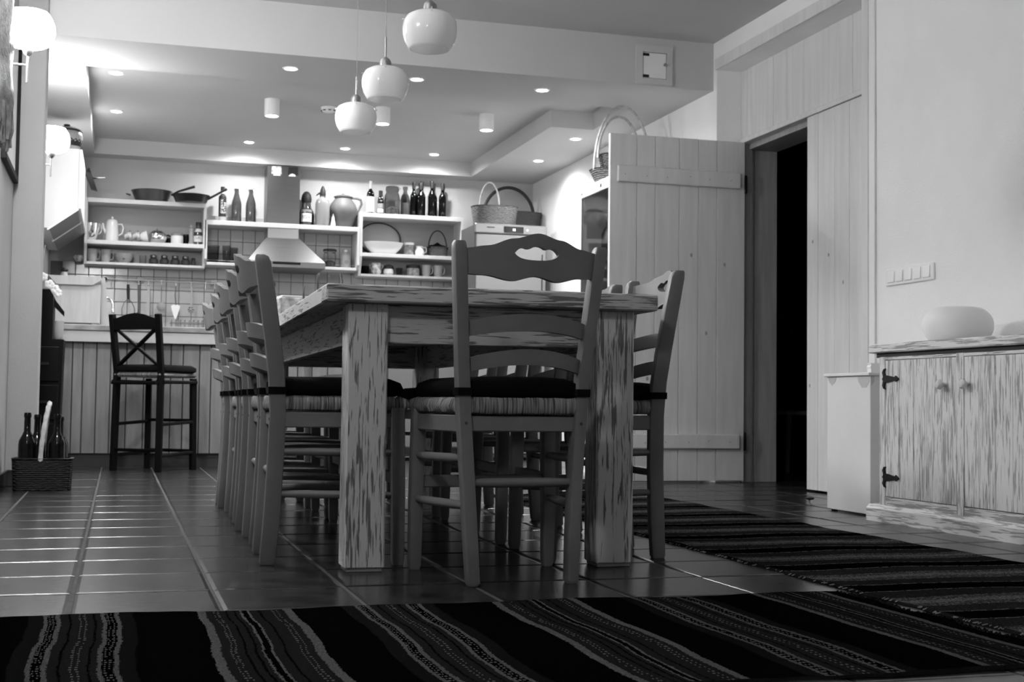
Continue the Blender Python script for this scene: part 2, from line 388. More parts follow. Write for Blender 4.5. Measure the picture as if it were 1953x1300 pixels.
# ================================================================== lamps
def spot(parent, loc, w, ang=155, rad=.03):
    l = bpy.data.lights.new('bulb_light', 'SPOT'); l.energy = w; l.spot_size = R(170); l.spot_blend = .85; l.shadow_soft_size = .02
    o = bpy.data.objects.new('lamp_light', l); C.objects.link(o); o.location = loc; o.parent = parent; return o
def downlight(x, y, z, label, w=1.0):
    t = thing('recessed_downlight', label, 'downlight', (x, y, z), 0, 'recessed kitchen downlights')
    lathe('trim_ring', [(.036, -.004), (.046, -.005), (.050, 0), (.050, .002), (.036, .002)], 'white_paint', t, 24, caps=False)
    lathe('bulb', [(.0, -.0075), (.022, -.0068), (.036, -.0035), (.036, .003)], 'bulb', t, 20, caps=False)
    spot(t, (0, 0, -.016), DOWN_W*w)
    return t
for x, y, s in ((.93, 7.81, 'leftmost'), (1.69, 7.82, 'middle one'), (2.49, 7.83, 'rightmost')):
    downlight(x, y, ZS, 'recessed downlight in the beam underside, %s of its three' % s)
downlight(-.058, 8.80, ZT, 'recessed downlight in the ceiling tray near its left edge, nearer the beam')
downlight(-.058, 9.98, ZT, 'recessed downlight in the ceiling tray near its left edge, farther one', 1.0)
for x, s in ((.965, 'above the hood side, leftmost'), (1.743, 'middle one'), (2.494, 'above the dark bottles, rightmost')):
    downlight(x, 10.81, ZT, 'recessed downlight along the back of the ceiling tray, %s of three' % s, .7)
downlight(3.187, 9.2, ZS, 'recessed downlight in the right soffit, nearer the open door', .7)
downlight(3.198, 10.14, ZS, 'recessed downlight in the right soffit, nearer the fridge', .7)
for x, y, s in ((.974, 9.22, 'leftmost and clear of the pendants'), (1.75, 9.22, 'half behind the farthest pendant'), (2.50, 9.18, 'rightmost of three')):
    t = thing('cylinder_spotlight', 'white cylinder spotlight mounted on the ceiling tray, ' + s, 'spotlight', (x, y, ZT), 0, 'cylinder spotlights')
    lathe('housing', [(.052, 0), (.052, -.115), (.045, -.117), (.043, -.105), (.03, -.103)], 'white_paint', t, 28, caps=False)
    lathe('bulb', [(.0, -.1145), (.02, -.114), (.034, -.110), (.034, -.104)], 'bulb', t, 20, caps=False)
    spot(t, (0, 0, -.140), DOWN_W)
t = thing('smoke_detector', 'round white smoke detector on the kitchen ceiling tray', 'smoke detector', (1.384, 9.34, ZT))
lathe('body', [(.055, 0), (.055, -.018), (.045, -.03), (.030, -.036), (0, -.037)], 'white_paint', t, 24, caps=False)
for k in range(8):
    a = k*PI/4; box('vent_slot', -.009, .009, -.004, .004, -.0285, -.0225, 'ink', t, mtx=Matrix.Rotation(a, 4, 'Z') @ Matrix.Translation((0, -.0505, 0)))

def shade_profile(r, up):
    """squat globe, closed at the fitting, open at the other end; z grows away from the fitting when up"""
    s = 1 if up else -1
    p = [(.30, 0), (.62, .03), (.84, .17), (.96, .40), (1.0, .68), (.985, .95), (.92, 1.22), (.80, 1.46), (.735, 1.56)]
    p = [(a, b*.88) for a, b in p]
    q = [(a*r, s*b*r) for a, b in p]
    inn = [((a-.035)*r, s*(b+(.03 if b < .5 else 0))*r) for a, b in reversed(p)]
    return q + inn
PR = .0945
def pendant(y, label):
    t = thing('pendant_lamp', label, 'pendant lamp', (1.0, y, 1.735), 0, 'pendant lamps over the table')
    zt = PR*.72
    sh = lathe('lamp_shade', [(a, b+zt) for a, b in shade_profile(PR, False)], 'opal', t, 40, caps=False, sharp=60)
    for k in range(3):
        a = R(20+120*k)
        tube('shade_pin', [(math.cos(a)*PR*.86, math.sin(a)*PR*.86, zt-.016), (math.cos(a)*PR*1.14, math.sin(a)*PR*1.14, zt-.012)], .0028, 'chrome', sh)
    lathe('socket_cup', [(.0235, zt-.003), (.0235, zt+.020), (.021, zt+.030), (.014, zt+.038), (.006, zt+.043)], 'brushed', t, 24)
    lathe('bulb_glass', [(.012, zt-.02), (.02, zt-.05), (.014, zt-.07), (0, zt-.075)], 'ceramic_grey', t, 14, caps=False)
    tube('stem', [(0, 0, zt+.040), (0, 0, zt+.125)], .0042, 'brushed', t)
    tube('cord_sleeve', [(0, 0, zt+.125), (0, 0, zt+.165)], .0022, 'clear_glass', t)
    tube('cord', [(0, 0, zt+.12), (0, 0, ZC-1.735)], .0011, 'ceramic_grey', t, 6)
    lathe('ceiling_rose', [(.05, ZC-1.735), (.05, ZC-1.735-.02), (.03, ZC-1.735-.03)], 'brushed', t, 20)
pendant(4.43, 'white glass pendant lamp nearest the camera, its top cut by the frame')
pendant(5.23, 'white glass pendant lamp, middle of the three over the table')
pendant(5.915, 'white glass pendant lamp farthest from the camera, hanging lowest in view')

SR = .104
def sconce(y, z, label, x=-.385, m='opal_lit'):
    t = thing('wall_sconce', label, 'wall lamp', (x, y, z), 0, 'wall sconces')
    sh = lathe('lamp_shade', [(a, b-SR*.72) for a, b in shade_profile(SR, True)], m, t, 36, caps=False, sharp=60)
    lathe('socket_cup', [(.008, -SR*.72-.036), (.018, -SR*.72-.026), (.0235, -SR*.72-.010), (.024, -SR*.72+.02)], 'brushed', t, 20)
    tube('stem', [(0, 0, -SR*.72-.035), (0, 0, -SR*.72-.145)], .0048, 'brushed', t)
    tube('arm', [(0, 0, -SR*.72-.075), (XL-x+.004, 0, -SR*.72-.072)], .0045, 'brushed', t)
    lathe('wall_plate', [(.04, 0), (.04, .012), (.034, .016)], 'brushed', t, 24, mtx=Matrix.Translation((XL-x, 0, -SR*.72-.072)) @ Matrix.Rotation(PI/2, 4, 'Y'))
    return t
sconce(5.70, 1.96, 'lit globe wall lamp in front of the framed textile', -.385)
sconce(8.20, 1.975, 'lit globe wall lamp half hidden behind the wall pier', -.409, 'opal_soft')
sconce(3.70, 2.03, 'added dim fill globe on the left wall, unseen just outside the frame', -.411, 'opal_fill')  # added fill lamp out of view, brightens surfaces facing the camera
sconce(1.35, 2.03, 'added dim fill globe on the left wall, unseen beside the camera', -.411, 'opal_fill')  # second added fill lamp, also unseen, for chair backs and table front
# ================================================================== dining table
AT = R(-1.2); TP0 = Vector((1.003, 3.535, 0))
def onT(x, y): 
    v = Matrix.Rotation(AT, 3, 'Z') @ Vector((x, y, 0)); return (TP0.x+v.x, TP0.y+v.y, 0)
tb = thing('dining_table', 'long distressed whitewashed wooden dining table with thick square legs', 'table', TP0, AT)
TL = 2.85
bm = bmesh.new(); addbox(bm, -.474, .474, .0, .11, .730, .777, .004); link('end_board', bm, 'table_x', tb)
bm = bmesh.new(); addbox(bm, -.474, .474, TL-.11, TL, .730, .777, .004); link('end_board', bm, 'table_x', tb)
for k in range(5):
    w = .948/5; box('top_plank', -.474+k*w+.0008, -.474+(k+1)*w-.0008, .111, TL-.111, .730, .777-random.uniform(0, .0008), 'table_y', tb, bev=.003)
for x in (-.408, .308):
    for y in (.045, TL-.145):
        lg = box('leg', x, x+.110, y, y+.110, .010, .730, 'table_leg', tb, bev=.004)
        box('foot_pad', x+.006, x+.104, y+.006, y+.104, 0, .0095, 'ceramic_grey', lg, bev=.002)
for y in (.070, TL-.10): box('end_apron', -.298, .308, y, y+.028, .622, .729, 'table_x', tb, bev=.002)
for x in (-.385, .357): box('side_apron', x, x+.028, .155, TL-.145, .622, .729, 'table_y', tb, bev=.002)

# ================================================================== ladder-back chair
def lerp(a, b, t): return a+(b-a)*t
POST = [(0.1325, .000, .000), (.138, .008, .12), (.146, .015, .27), (.157, .019, .43), (.163, .013, .53), (.171, .000, .63), (.1805, -.018, .75), (.190, -.036, .868)]
def post_at(z):
    for a, b in zip(POST, POST[1:]):
        if a[2] <= z <= b[2]:
            t = (z-a[2])/(b[2]-a[2]); return lerp(a[0], b[0], t), lerp(a[1], b[1], t)
    return POST[-1][:2]
def loft(bm, secs):
    """secs: lists of 4..n points"""
    rings = [[bm.verts.new(p) for p in s] for s in secs]; n = len(rings[0])
    for a, b in zip(rings, rings[1:]):
        for i in range(n):
            j = (i+1) % n; bm.faces.new((a[i], a[j], b[j], b[i]))
    bm.faces.new(rings[0][::-1]); bm.faces.new(rings[-1])
def rsec(cx, cy, z, w, d, r=.006, dz=0.0):
    """rounded rectangle section"""
    pts = []
    for sx, sy, a0 in ((1, 1, 0), (-1, 1, 90), (-1, -1, 180), (1, -1, 270)):
        for k in (0, 45, 90):
            a = R(a0+k); pts.append((cx+sx*(w/2-r)+r*math.cos(a), cy+sy*(d/2-r)+r*math.sin(a), z))
    return pts
def bowed(bm, zt, zb, yb, bow, th, hole=None, n=28, z_ref=None):
    """slat between the back posts, bowed to the rear; zt(u), zb(u) with u in -1..1; hole(u)->(zlo,zhi) or None"""
    cols = []
    for i in range(n+1):
        u = -1+2*i/n
        h = hole(u) if hole else None
        top, bot = zt(u), zb(u)
        mid = (top+bot)/2 if not hole else HM
        lo, hi = h if h else (mid, mid)
        zr = z_ref; px, py = post_at(zr); hw = px-.010
        y = py + yb - bow*(1-u*u)
        # lean with the posts
        def Y(z): return y + (z-zr)*-.155
        cols.append([[bm.verts.new((u*hw, Y(z)+s, z)) for z in (bot, lo, hi, top)] for s in (-th/2, th/2)])
    for c0, c1 in zip(cols, cols[1:]):
        for s in (0, 1):
            a, b = c0[s], c1[s]
            bm.faces.new((a[0], b[0], b[1], a[1])); bm.faces.new((a[2], b[2], b[3], a[3]))
        bm.faces.new((c0[0][3], c1[0][3], c1[1][3], c0[1][3])); bm.faces.new((c0[0][0], c0[1][0], c1[1][0], c1[0][0]))
        bm.faces.new((c0[0][1], c1[0][1], c1[1][1], c0[1][1])); bm.faces.new((c0[0][2], c0[1][2], c1[1][2], c1[0][2]))
    for c in (cols[0], cols[-1]):
        bm.faces.new((c[0][0], c[0][1], c[1][1], c[1][0])); bm.faces.new((c[0][2], c[0][3], c[1][3], c[1][2]))
    bmesh.ops.remove_doubles(bm, verts=bm.verts[:], dist=1e-5)
    # drop the inner walls left over where the hole is closed
    kill = [f for f in bm.faces if sum(len(e.link_faces) > 2 for e in f.edges) >= 2 and max(v.co.z for v in f.verts)-min(v.co.z for v in f.verts) < 1e-4]
    bmesh.ops.delete(bm, geom=kill, context='FACES_ONLY')
    bad = [f for f in bm.faces if f.calc_area() < 1e-9]
    if bad: bmesh.ops.delete(bm, geom=bad, context='FACES_ONLY')
def interp(tab):
    def f(u):
        for (a, va), (b, vb) in zip(tab, tab[1:]):
            if a <= u <= b:
                t = (u-a)/(b-a); t = t*t*(3-2*t) if (a, b) in sm else t
                return va+(vb-va)*t
        return tab[-1][1]
    sm = {(a[0], b[0]) for a, b in zip(tab, tab[1:])}
    return f
HM = .838
def make_chair():
    t = thing('dining_chair', '', 'chair', (0, 0, 0))
    for s in (-1, 1):
        bm = bmesh.new(); secs = []
        for x, y, z in POST:
            w, d = (.030, .043) if z < .05 else (.033, .046)
            if z > .8: d = .043
            secs.append(rsec(s*x, y, z, w, d))
        x, y, z = POST[-1]
        secs[-1] = rsec(s*(x-.002), y+.003, z-.022, .033, .044)
        secs.append(rsec(s*x, y-.0005, z-.006, .031, .037)); secs.append(rsec(s*x, y-.004, z, .027, .026, .005))
        secs.insert(0, rsec(s*POST[0][0], 0, 0, .024, .036)); secs[1] = rsec(s*POST[0][0], 0, .008, .031, .044)
        p = link('back_post', bm, 'chair_paint', t, True, 35) if loft(bm, secs) is None else None
        px, py = post_at(.41)
        lathe('peg', [(.004, -.001), (.004, .001)], 'peg', p, 8, mtx=Matrix.Translation((s*px, py-.0235, .41)) @ Matrix.Rotation(PI/2, 4, 'X'))
        bm = bmesh.new()
        loft(bm, [rsec(s*.195, .36, 0, .026, .028), rsec(s*.195, .36, .012, .033, .035), rsec(s*.194, .358, .2, .037, .039), rsec(s*.190, .354, .445, .038, .040)])
        link('front_leg', bm, 'chair_paint', t, True, 35)
    # crest rail with the cut-out, two slats
    ztop = interp([(-1, .850), (-.7, .856), (-.35, .874), (0, .888), (.35, .874), (.7, .856), (1, .850)])
    zbot = interp([(-1, .786), (-.75, .783), (-.33, .769), (0, .781), (.33, .769), (.75, .783), (1, .786)])
    def hole(u):
        if abs(u) > .315: return None
        e = max(0, 1-(abs(u)/.316)**2.4)**(1/2.2)
        up = HM + e*(.0185 - .007*math.exp(-((abs(u)-.13)/.06)**2))
        return (HM-.017*e, up)
    bm = bmesh.new(); bowed(bm, ztop, zbot, -.002, .052, .021, hole, 54, .84); link('crest_rail', bm, 'chair_paint', t, True, 30)
    for ze, zm, h in ((.667, .688, .043), (.574, .599, .040)):
        a = lambda u, ze=ze, zm=zm: ze+(zm-ze)*(1-u*u)
        b = lambda u, ze=ze, zm=zm, h=h: ze-h+.004+(zm-ze-.004)*(1-u*u)
        bm = bmesh.new(); bowed(bm, a, b, .000, .046, .019, None, 20, ze-.02); link('slat', bm, 'chair_paint', t, True, 30)
    # seat frame, rush seat, stretchers
    fr = []
    def bar(name, p, q, h, w, m='chair_paint', par=t):
        p, q = Vector(p), Vector(q); d = (q-p); L = d.length; ang = math.atan2(d.y, d.x)
        return box(name, 0, L, -w/2, w/2, -h/2, h/2, m, par, bev=.003, mtx=Matrix.Translation(p) @ Matrix.Rotation(ang, 4, 'Z'))
    bar('seat_rail', (-.19, .356, .408), (.19, .356, .408), .044, .020)
    for s in (-1, 1): bar('seat_rail', (s*.156, .02, .408), (s*.19, .355, .408), .044, .020)
    bar('seat_rail', (-.15, .02, .408), (.15, .02, .408), .040, .018)
    bm = bmesh.new(); ring = lambda e, z: [(-.158-e, .002-e*.3, z), (.158+e, .002-e*.3, z), (.206+e, .376+e, z), (-.206-e, .376+e, z)]
    secs = []
    for e, z in ((-.012, .434), (.002, .438), (.008, .453), (.002, .470), (-.014, .476)):
        c = ring(e, z); pts = []
        for i in range(4):
            a, b = Vector(c[i]), Vector(c[(i+1) % 4])
            for k in range(24):
                q = a.lerp(b, k/24); q.z += random.uniform(-.0012, .0012); n = Vector((b.y-a.y, a.x-b.x, 0)).normalized(); q += n*random.uniform(-.0012, .0012); pts.append(q)
        secs.append(pts)
    loft(bm, secs); st = link('rush_seat', bm, 'rush', t, True, 50)
    st.data.materials.append(M['rush_side'])
    for p in st.data.polygons:
        if abs(p.normal.x) > abs(p.normal.y): p.material_index = 1
    cu = bmesh.new(); secs = []
    for e, z in ((-.03, .474), (-.008, .480), (.002, .497), (-.006, .515), (-.035, .527), (-.09, .531)):
        c = ring(e, z); pts = []
        for i in range(4):
            a, b = Vector(c[i]), Vector(c[(i+1) % 4])
            for k in range(8):
                q = a.lerp(b, k/8); ctr = Vector((0, .19, z)); q = q.lerp(ctr, .045*(1-math.sin(PI*k/8))); pts.append(q)
        secs.append(pts)
    loft(cu, secs); cs = link('seat_cushion', cu, 'cushion', t, True, 60)
    for s in (-1, 1):
        bm = bmesh.new(); px, py = post_at(.49)
        loft(bm, [rsec(s*(px-.0005), py, .480, .040, .053, .007), rsec(s*px, py, .489, .0405, .0535, .007), rsec(s*px, py, .500, .0405, .0535, .007)])
        link('tie_strap', bm, 'strap', cs, True, 30)
    ax, ay = post_at(.258); tube('stretcher', [(-ax, ay, .258), (-ax*.5, ay, .258), (ax*.5, ay, .258), (ax, ay, .258)], [.010, .0125, .0125, .010], 'chair_paint', t, 10)
    for z in (.316, .196):
        bx_, by_ = post_at(z)
        for s in (-1, 1):
            tube('stretcher', [(s*bx_, by_, z+.003), (s*lerp(bx_, .194, .3), lerp(by_, .357, .3), z+.002), (s*lerp(bx_, .194, .7), lerp(by_, .357, .7), z), (s*.194, .357, z)], [.009, .0118, .0118, .009], 'chair_paint', t, 10)
    bar('stretcher', (-.185, .358, .243), (.185, .358, .243), .034, .016)
    return t
ch = make_chair()
ch.location = (1.003, 3.278, 0); ch.rotation_euler = (0, 0, R(1.5)); ch['label'] = 'grey ladder-back chair at the near head of the table, back to the camera'; ch['group'] = 'dining chairs'
ords = ('nearest the camera', 'second from the camera', 'third from the camera', 'fourth from the camera', 'farthest from the camera')
for i, (dy, dx, da) in enumerate(((.40, 0, 0), (.89, .004, 1), (1.40, -.002, -1.5), (1.92, .002, 1), (2.45, -.012, -1))):
    x, y, z = onT(-.593+dx, dy); dup(ch, (x, y, 0), R(-90)+AT+R(da), 'grey ladder-back chair on the left side of the table, ' + ords[i])
for i, (dy, dx, da) in enumerate(((.375, 0, 0), (.90, -.004, -1), (1.42, .003, 1), (1.94, .0, -1), (2.45, .0, 1))):
    x, y, z = onT(.572+dx, dy); dup(ch, (x, y, 0), R(90)+AT+R(da), 'grey ladder-back chair on the right side of the table, ' + ords[i])

x, y, z = onT(.01, TL+.30); dup(ch, (x, y, 0), R(180)+AT, 'grey ladder-back chair at the far head of the table, facing the camera')
# ---- on the table
def glassware(x, y, label):
    t = thing('drinking_glass', label, 'glass', (x, y, .777), 0, 'glasses on the table')
    lathe('bowl', [(.0, .002), (.024, .0), (.034, .012), (.042, .035), (.043, .060), (.038, .085), (.0365, .085), (.0415, .060), (.0405, .036), (.032, .014), (0, .007)], 'clear_glass', t, 28, caps=False)
    return t
x, y, _ = onT(-.385, .62); glassware(x, y, 'rounded clear glass at the left table edge, nearer the corner')
x, y, _ = onT(-.375, 1.10); glassware(x, y, 'rounded clear glass at the left table edge, farther from the corner')
x, y, _ = onT(-.385, 1.60)
t = thing('napkin_box', 'small box with a spotted pattern standing on the left of the table', 'box', (x, y, .777), R(8))
box('case', -.075, .075, -.05, .05, 0, .078, 'pattern_pot', t, bev=.004); box('napkins', -.068, .068, -.043, .043, .074, .086, 'ceramic', t, bev=.003)

# ================================================================== bar stool
t = thing('bar_stool', 'black wooden bar stool with a crossed back in front of the counter', 'stool', (.1215, 8.875, 0), math.atan2(-.21, .277))
def sq(name, p, q, w, d, m='black_wood', par=t):
    p, q = Vector(p), Vector(q); dv = q-p; L = dv.length; mt = Matrix.Translation(p) @ dv.to_track_quat('Z', 'Y').to_matrix().to_4x4()
    return box(name, -w/2, w/2, -d/2, d/2, 0, L, m, par, bev=.004, mtx=mt)
for s in (-1, 1):
    sq('back_leg', (s*.172, 0, 0), (s*.168, .012, .64), .040, .038); sq('back_post', (s*.168, .012, .63), (s*.176, -.045, 1.005), .038, .036)
    sq('front_leg', (s*.180, .37, 0), (s*.175, .36, .60), .038, .038)
    sq('side_rail', (s*.17, .0, .575), (s*.175, .365, .575), .07, .02)
    for z in (.30, .10): sq('stretcher', (s*.17, .0, z), (s*.177, .365, z+.015), .03, .02)
for z in (.325, .125): sq('stretcher', (-.178, .365, z), (.178, .365, z), .034, .02)
sq('stretcher', (-.17, .003, .135), (.17, .003, .135), .03, .02)
sq('seat_rail', (-.17, .003, .565), (.17, .003, .565), .11, .02); sq('seat_rail', (-.175, .365, .575), (.175, .365, .575), .07, .02)
box('rush_seat', -.185, .185, -.01, .39, .604, .634, 'rush', t, bev=.012)
bm = bmesh.new(); loft(bm, [rsec(0, .19, .634, .36, .38, .05), rsec(0, .19, .645, .40, .42, .06), rsec(0, .19, .668, .40, .42, .06), rsec(0, .19, .684, .35, .37, .05)]); link('seat_cushion', bm, 'cushion', t, True, 60)
prism('top_rail', [(-.165, .905), (.165, .905), (.165, .975), (.12, .985), (.06, 1.004), (0, 1.012), (-.06, 1.004), (-.12, .985), (-.165, .975)], 1, -.049, -.026, 'black_wood', t)
for a, b in ((-1, 1), (1, -1)): sq('cross_bar', (a*.155, .006, .675), (b*.155, -.031, .915), .030, .018)
sq('lower_back_rail', (-.165, .008, .665), (.165, .008, .665), .035, .02)
# ================================================================== rugs
def rug_mesh(name, x0, x1, y0, y1, nx, ny, colf, wob, parent, z=.007):
    me = bpy.data.meshes.new(name); vs_, fs, cols = [], [], []
    for j in range(ny+1):
        for i in range(nx+1):
            x, y = lerp(x0, x1, i/nx), lerp(y0, y1, j/ny)
            dx, dy = wob(x, y)
            vs_.append((x+dx, y+dy, z + .0025*math.sin(x*9+y*5)*math.sin(y*7-x*3) + .0012))
    for j in range(ny):
        for i in range(nx):
            a = j*(nx+1)+i; fs.append((a, a+1, a+nx+2, a+nx+1)); cols.append(colf(lerp(x0, x1, (i+.5)/nx), lerp(y0, y1, (j+.5)/ny), i, j))
    # underside rim so that the rug has thickness
    n0 = len(vs_)
    rim = [i for i in range(nx+1)] + [j*(nx+1)+nx for j in range(1, ny+1)] + [ny*(nx+1)+i for i in range(nx-1, -1, -1)] + [j*(nx+1) for j in range(ny-1, 0, -1)]
    for k in rim: vs_.append((vs_[k][0], vs_[k][1], .0003))
    for q in range(len(rim)):
        p = (q+1) % len(rim); fs.append((rim[q], n0+q, n0+p, rim[p])); cols.append(.02)
    me.from_pydata(vs_, [], fs); at = me.color_attributes.new('Col', 'FLOAT_COLOR', 'CORNER')
    buf = []
    for p, c in zip(me.polygons, cols): buf += [c, c, c, 1.0]*p.loop_total
    at.data.foreach_set('color', buf); me.materials.append(M['rug_weave'])
    o = bpy.data.objects.new(name, me); C.objects.link(o); o.parent = parent; return o
BLK, DKG, GRY, LGT, DOT = .0015, .006, .010, .065, .12
A0, AP = -.133, .6505
def rug1col(x, y, i, j):
    w = .0035*math.sin(y*11+x*3) + .0012*math.sin(y*33+x*9) + random.uniform(-.0012, .0012)
    u = ((x+w - A0 + .03) % AP) - .03
    if -.03 <= u < 0: return DKG
    if u < .150:                         # light | dots | light ... dots ... light | dots | light
        for a, b in ((0, .008), (.024, .033), (.114, .122), (.141, .150)):
            if a <= u < b: return LGT*random.uniform(.75, 1.15)
        for c in (.012, .019, .072, .082, .127, .135):
            if abs(u-c) < .0016 and (j % 3 == 0) and y > 0: return DOT
        if .008 <= u < .024 or .122 <= u < .141: return BLK
        if abs(u-.052) < .002 or abs(u-.100) < .002: return BLK
        return GRY if .033 <= u < .114 else DKG
    if u < .178: return DKG
    if u < .310: return BLK
    if u < .510:
        if .310 <= u < .327 or .492 <= u < .510: return LGT*random.uniform(.8, 1.15)
        for c in (.345, .353, .468, .477):
            if abs(u-c) < .0016 and (j % 3 == 0): return DOT
        if abs(u-.401) < .0022 or abs(u-.417) < .0022: return LGT*1.1
        if .403 < u < .415: return BLK
        if abs(u-.37) < .002 or abs(u-.388) < .002 or abs(u-.44) < .002: return BLK
        return GRY
    return BLK
rg = thing('striped_rug', 'dark hand-woven rug with crosswise stripes lying across the foreground', 'rug')
def wob1(x, y): return (.006*math.sin(y*17+x*3)*0 + (.010*math.sin(y*23)+.004*math.sin(y*61) if x > 1.695 else 0), (.006*math.sin(x*13)+.002*math.sin(x*57))*(1 if y > 2.9 or y < 2.08 else .3))
rug_mesh('weave', -.50, 1.725, 2.035, 2.955, 900, 150, rug1col, wob1, rg)
bm = bmesh.new()
for k in range(330):
    y = 2.04 + .91*k/329; x = 1.722 + .010*math.sin(y*23)+.004*math.sin(y*61); L = random.uniform(.004, .016); a = random.uniform(-.7, .7)
    addtube(bm, [(x, y, .006), (x+L*.6, y+L*.5*a, random.uniform(.004, .012)), (x+L, y+L*a, .003)], .0016, 4)
tag(link('fringe', bm, 'cushion', rg, True), kind='stuff')
def rug2col(x, y, i, j):
    w = .004*math.sin(x*9+y)+.002*math.sin(x*31) + random.uniform(-.002, .002)
    u = ((y+w-2.545) % .4275)/.4275
    if u < .13 or u > .90: return BLK
    if abs(u-.15) < .009 or abs(u-.885) < .009: return .11 if (i//5+j) % 3 else .012
    if .36 < u < .66:
        r = random.random(); return .022 + .11*r*r*r + (.035 if .47 < u < .56 else 0)
    return .015*random.uniform(.6, 1.5)
rg2 = thing('runner_rug', 'long dark banded runner rug between the table and the cupboard', 'rug')
rug_mesh('weave', 1.782, 2.59, 1.6, 6.45, 210, 1000, rug2col, lambda x, y: ((.004*math.sin(y*19)+.002*math.sin(y*47)), 0), rg2)
bm = bmesh.new()
for k in range(420):
    s = k % 2; y = 1.7 + 4.7*random.random(); x = (1.784 if s else 2.588)+(.004*math.sin(y*19)+.002*math.sin(y*47)); L = random.uniform(.004, .014)*(-1 if s else 1)
    addtube(bm, [(x, y, .006), (x+L, y+random.uniform(-.006, .006), .003)], .0014, 4)
tag(link('loose_threads', bm, 'textile', rg2, True), kind='stuff')

# ================================================================== distressed cupboard by the right wall
t = thing('cupboard', 'low distressed whitewashed cupboard with plank doors and black hinges', 'cupboard', (3.0, 4.82, 0))
YE = -1.62
box('top_board', -.012, .495, YE-.03, .068, .687, .724, 'cab_y', t, bev=.005)
box('cornice', .006, .49, YE, .03, .668, .688, 'gap_dark', t)
box('carcass', .022, .49, YE, -.004, .05, .668, 'white_paint', t)
box('side_panel', .008, .49, -.006, .0, .055, .668, 'cab_z', t)
def stile(y0, y1, z0=.055, z1=.670): return box('stile', .0, .024, y0, y1, z0, z1, 'cab_z', t, bev=.002)
stile(-.040, .001); stile(-.567, -.521); stile(-1.10, -1.06); stile(YE, YE+.045)
for a, b in ((-.521, -.040), (-1.06, -.567), (YE+.045, -1.10)):
    box('rail', .001, .022, a, b, .657, .669, 'cab_y', t, bev=.0015); box('rail', .001, .022, a, b, .055, .100, 'cab_y', t, bev=.0015)
bm = bmesh.new(); addprism(bm, [(-.022, 0), (.48, 0), (.48, .068), (-.008, .068), (-.014, .058), (-.022, .052)], 1, YE-.03, .066); link('plinth', bm, 'cab_y', t)
def hinge(par, y, z):
    poly = [(0, -.010), (-.062, -.006), (-.066, -.012), (-.076, 0), (-.066, .012), (-.062, .006), (0, .010), (.004, .024), (.012, .038), (.004, .046), (-.004, .040), (.0, .034), (-.006, .030)]
    poly = [(.012, 0), (.006, .010), (.012, .030), (.004, .046), (-.006, .048), (.001, .036), (-.004, .016), (-.016, .016), (-.056, .007), (-.060, .014), (-.076, 0), (-.060, -.014), (-.056, -.007), (-.016, -.016), (-.004, -.016), (.001, -.036), (-.006, -.048), (.004, -.046), (.012, -.030), (.006, -.010)]
    prism('hinge', [(y+a*1.35, z+b*.88) for a, b in poly], 0, -.005, .0005, 'black_metal', par)
ys = [-.042, -.14, -.239, -.328, -.424, -.519]
for n, (off, mir) in enumerate(((0, 0), (-.527, 0), (-1.06, 0))):
    dr = thing('door', None, None); dr.parent = t
    yy = [y+off for y in ys] if n < 2 else [-1.102, -1.19, -1.28, -1.37, -1.47, YE+.047]
    if n == 1: yy = [-.569, -.656, -.749, -.845, -.94, -1.058]
    for a, b in zip(yy, yy[1:]): box('plank', .001+random.uniform(0, .002), .022, b+.0007, a-.0007, .103, .655, 'cab_z', dr, bev=.0015)
    ky = -.448 if n == 0 else (-.594 if n == 1 else YE+.09)
    lathe('knob', [(.007, 0), (.007, .010), (.013, .014), (.0185, .022), (.0185, .030), (.012, .037), (0, .039)], 'ceramic', dr, 20, mtx=Matrix.Translation((.003, ky, .553)) @ Matrix.Rotation(-PI/2, 4, 'Y'))
    if n != 1:
        hy = -.042 if n == 0 else -1.09
        for z in (.580, .182): hinge(dr, hy, z)
t = thing('pebble_lamp', 'smooth white oval pebble lamp standing on the distressed cupboard', 'lamp', (3.25, 4.645, .724))
pr = [(.0, 0), (.07, .0), (.105, .012), (.132, .042), (.144, .083), (.132, .124), (.105, .152), (.07, .165), (0, .168)]
pr = [(0, 0)] + [(.066+.074*math.cos(a), .074+.074*math.sin(a)) for a in [R(-90+7.5*k) for k in range(25)]] + [(0, .148)]
lathe('shade', pr, 'opal_stand', t, 40, caps=False, sharp=80)

# ---- white box beside the cupboard
t = thing('white_bin', 'tall plain white box with a thin lid beside the distressed cupboard', 'box', (3.08, 5.02, 0))
box('body', 0, .34, 0, .36, .008, .600, 'white_paint', t, bev=.002); box('lid', -.012, .35, -.008, .372, .600, .613, 'white_paint', t, bev=.002)
prism('tape_corner', [(.008, .598), (.098, .598), (.095, .575), (.065, .548), (.03, .550), (.005, .575)], 0, -.0012, .001, 'tape', t)
prism('tape_corner', [(.275, .598), (.358, .598), (.34, .575), (.318, .560), (.292, .575)], 0, -.0012, .001, 'tape', t)
prism('tape_corner', [(.0, .598), (.02, .598), (.02, .575), (.004, .556)], 1, -.0012, .001, 'tape', t)
for x in (.01, .31):
    for y in (.02, .32): box('foot', x, x+.02, y, y+.02, 0, .009, 'rubber', t)
bm = bmesh.new(); addprism(bm, [(.06, .613), (.36, .613), (.36, .658), (.058, .658), (.062, .648), (.056, .640), (.06, .632)], 1, .10, .13)
tag(link('moulding_offcut', bm, 'white_paint'), 'short white profiled moulding strip lying on the white box', 'moulding').location = (3.085, 5.02, 0)

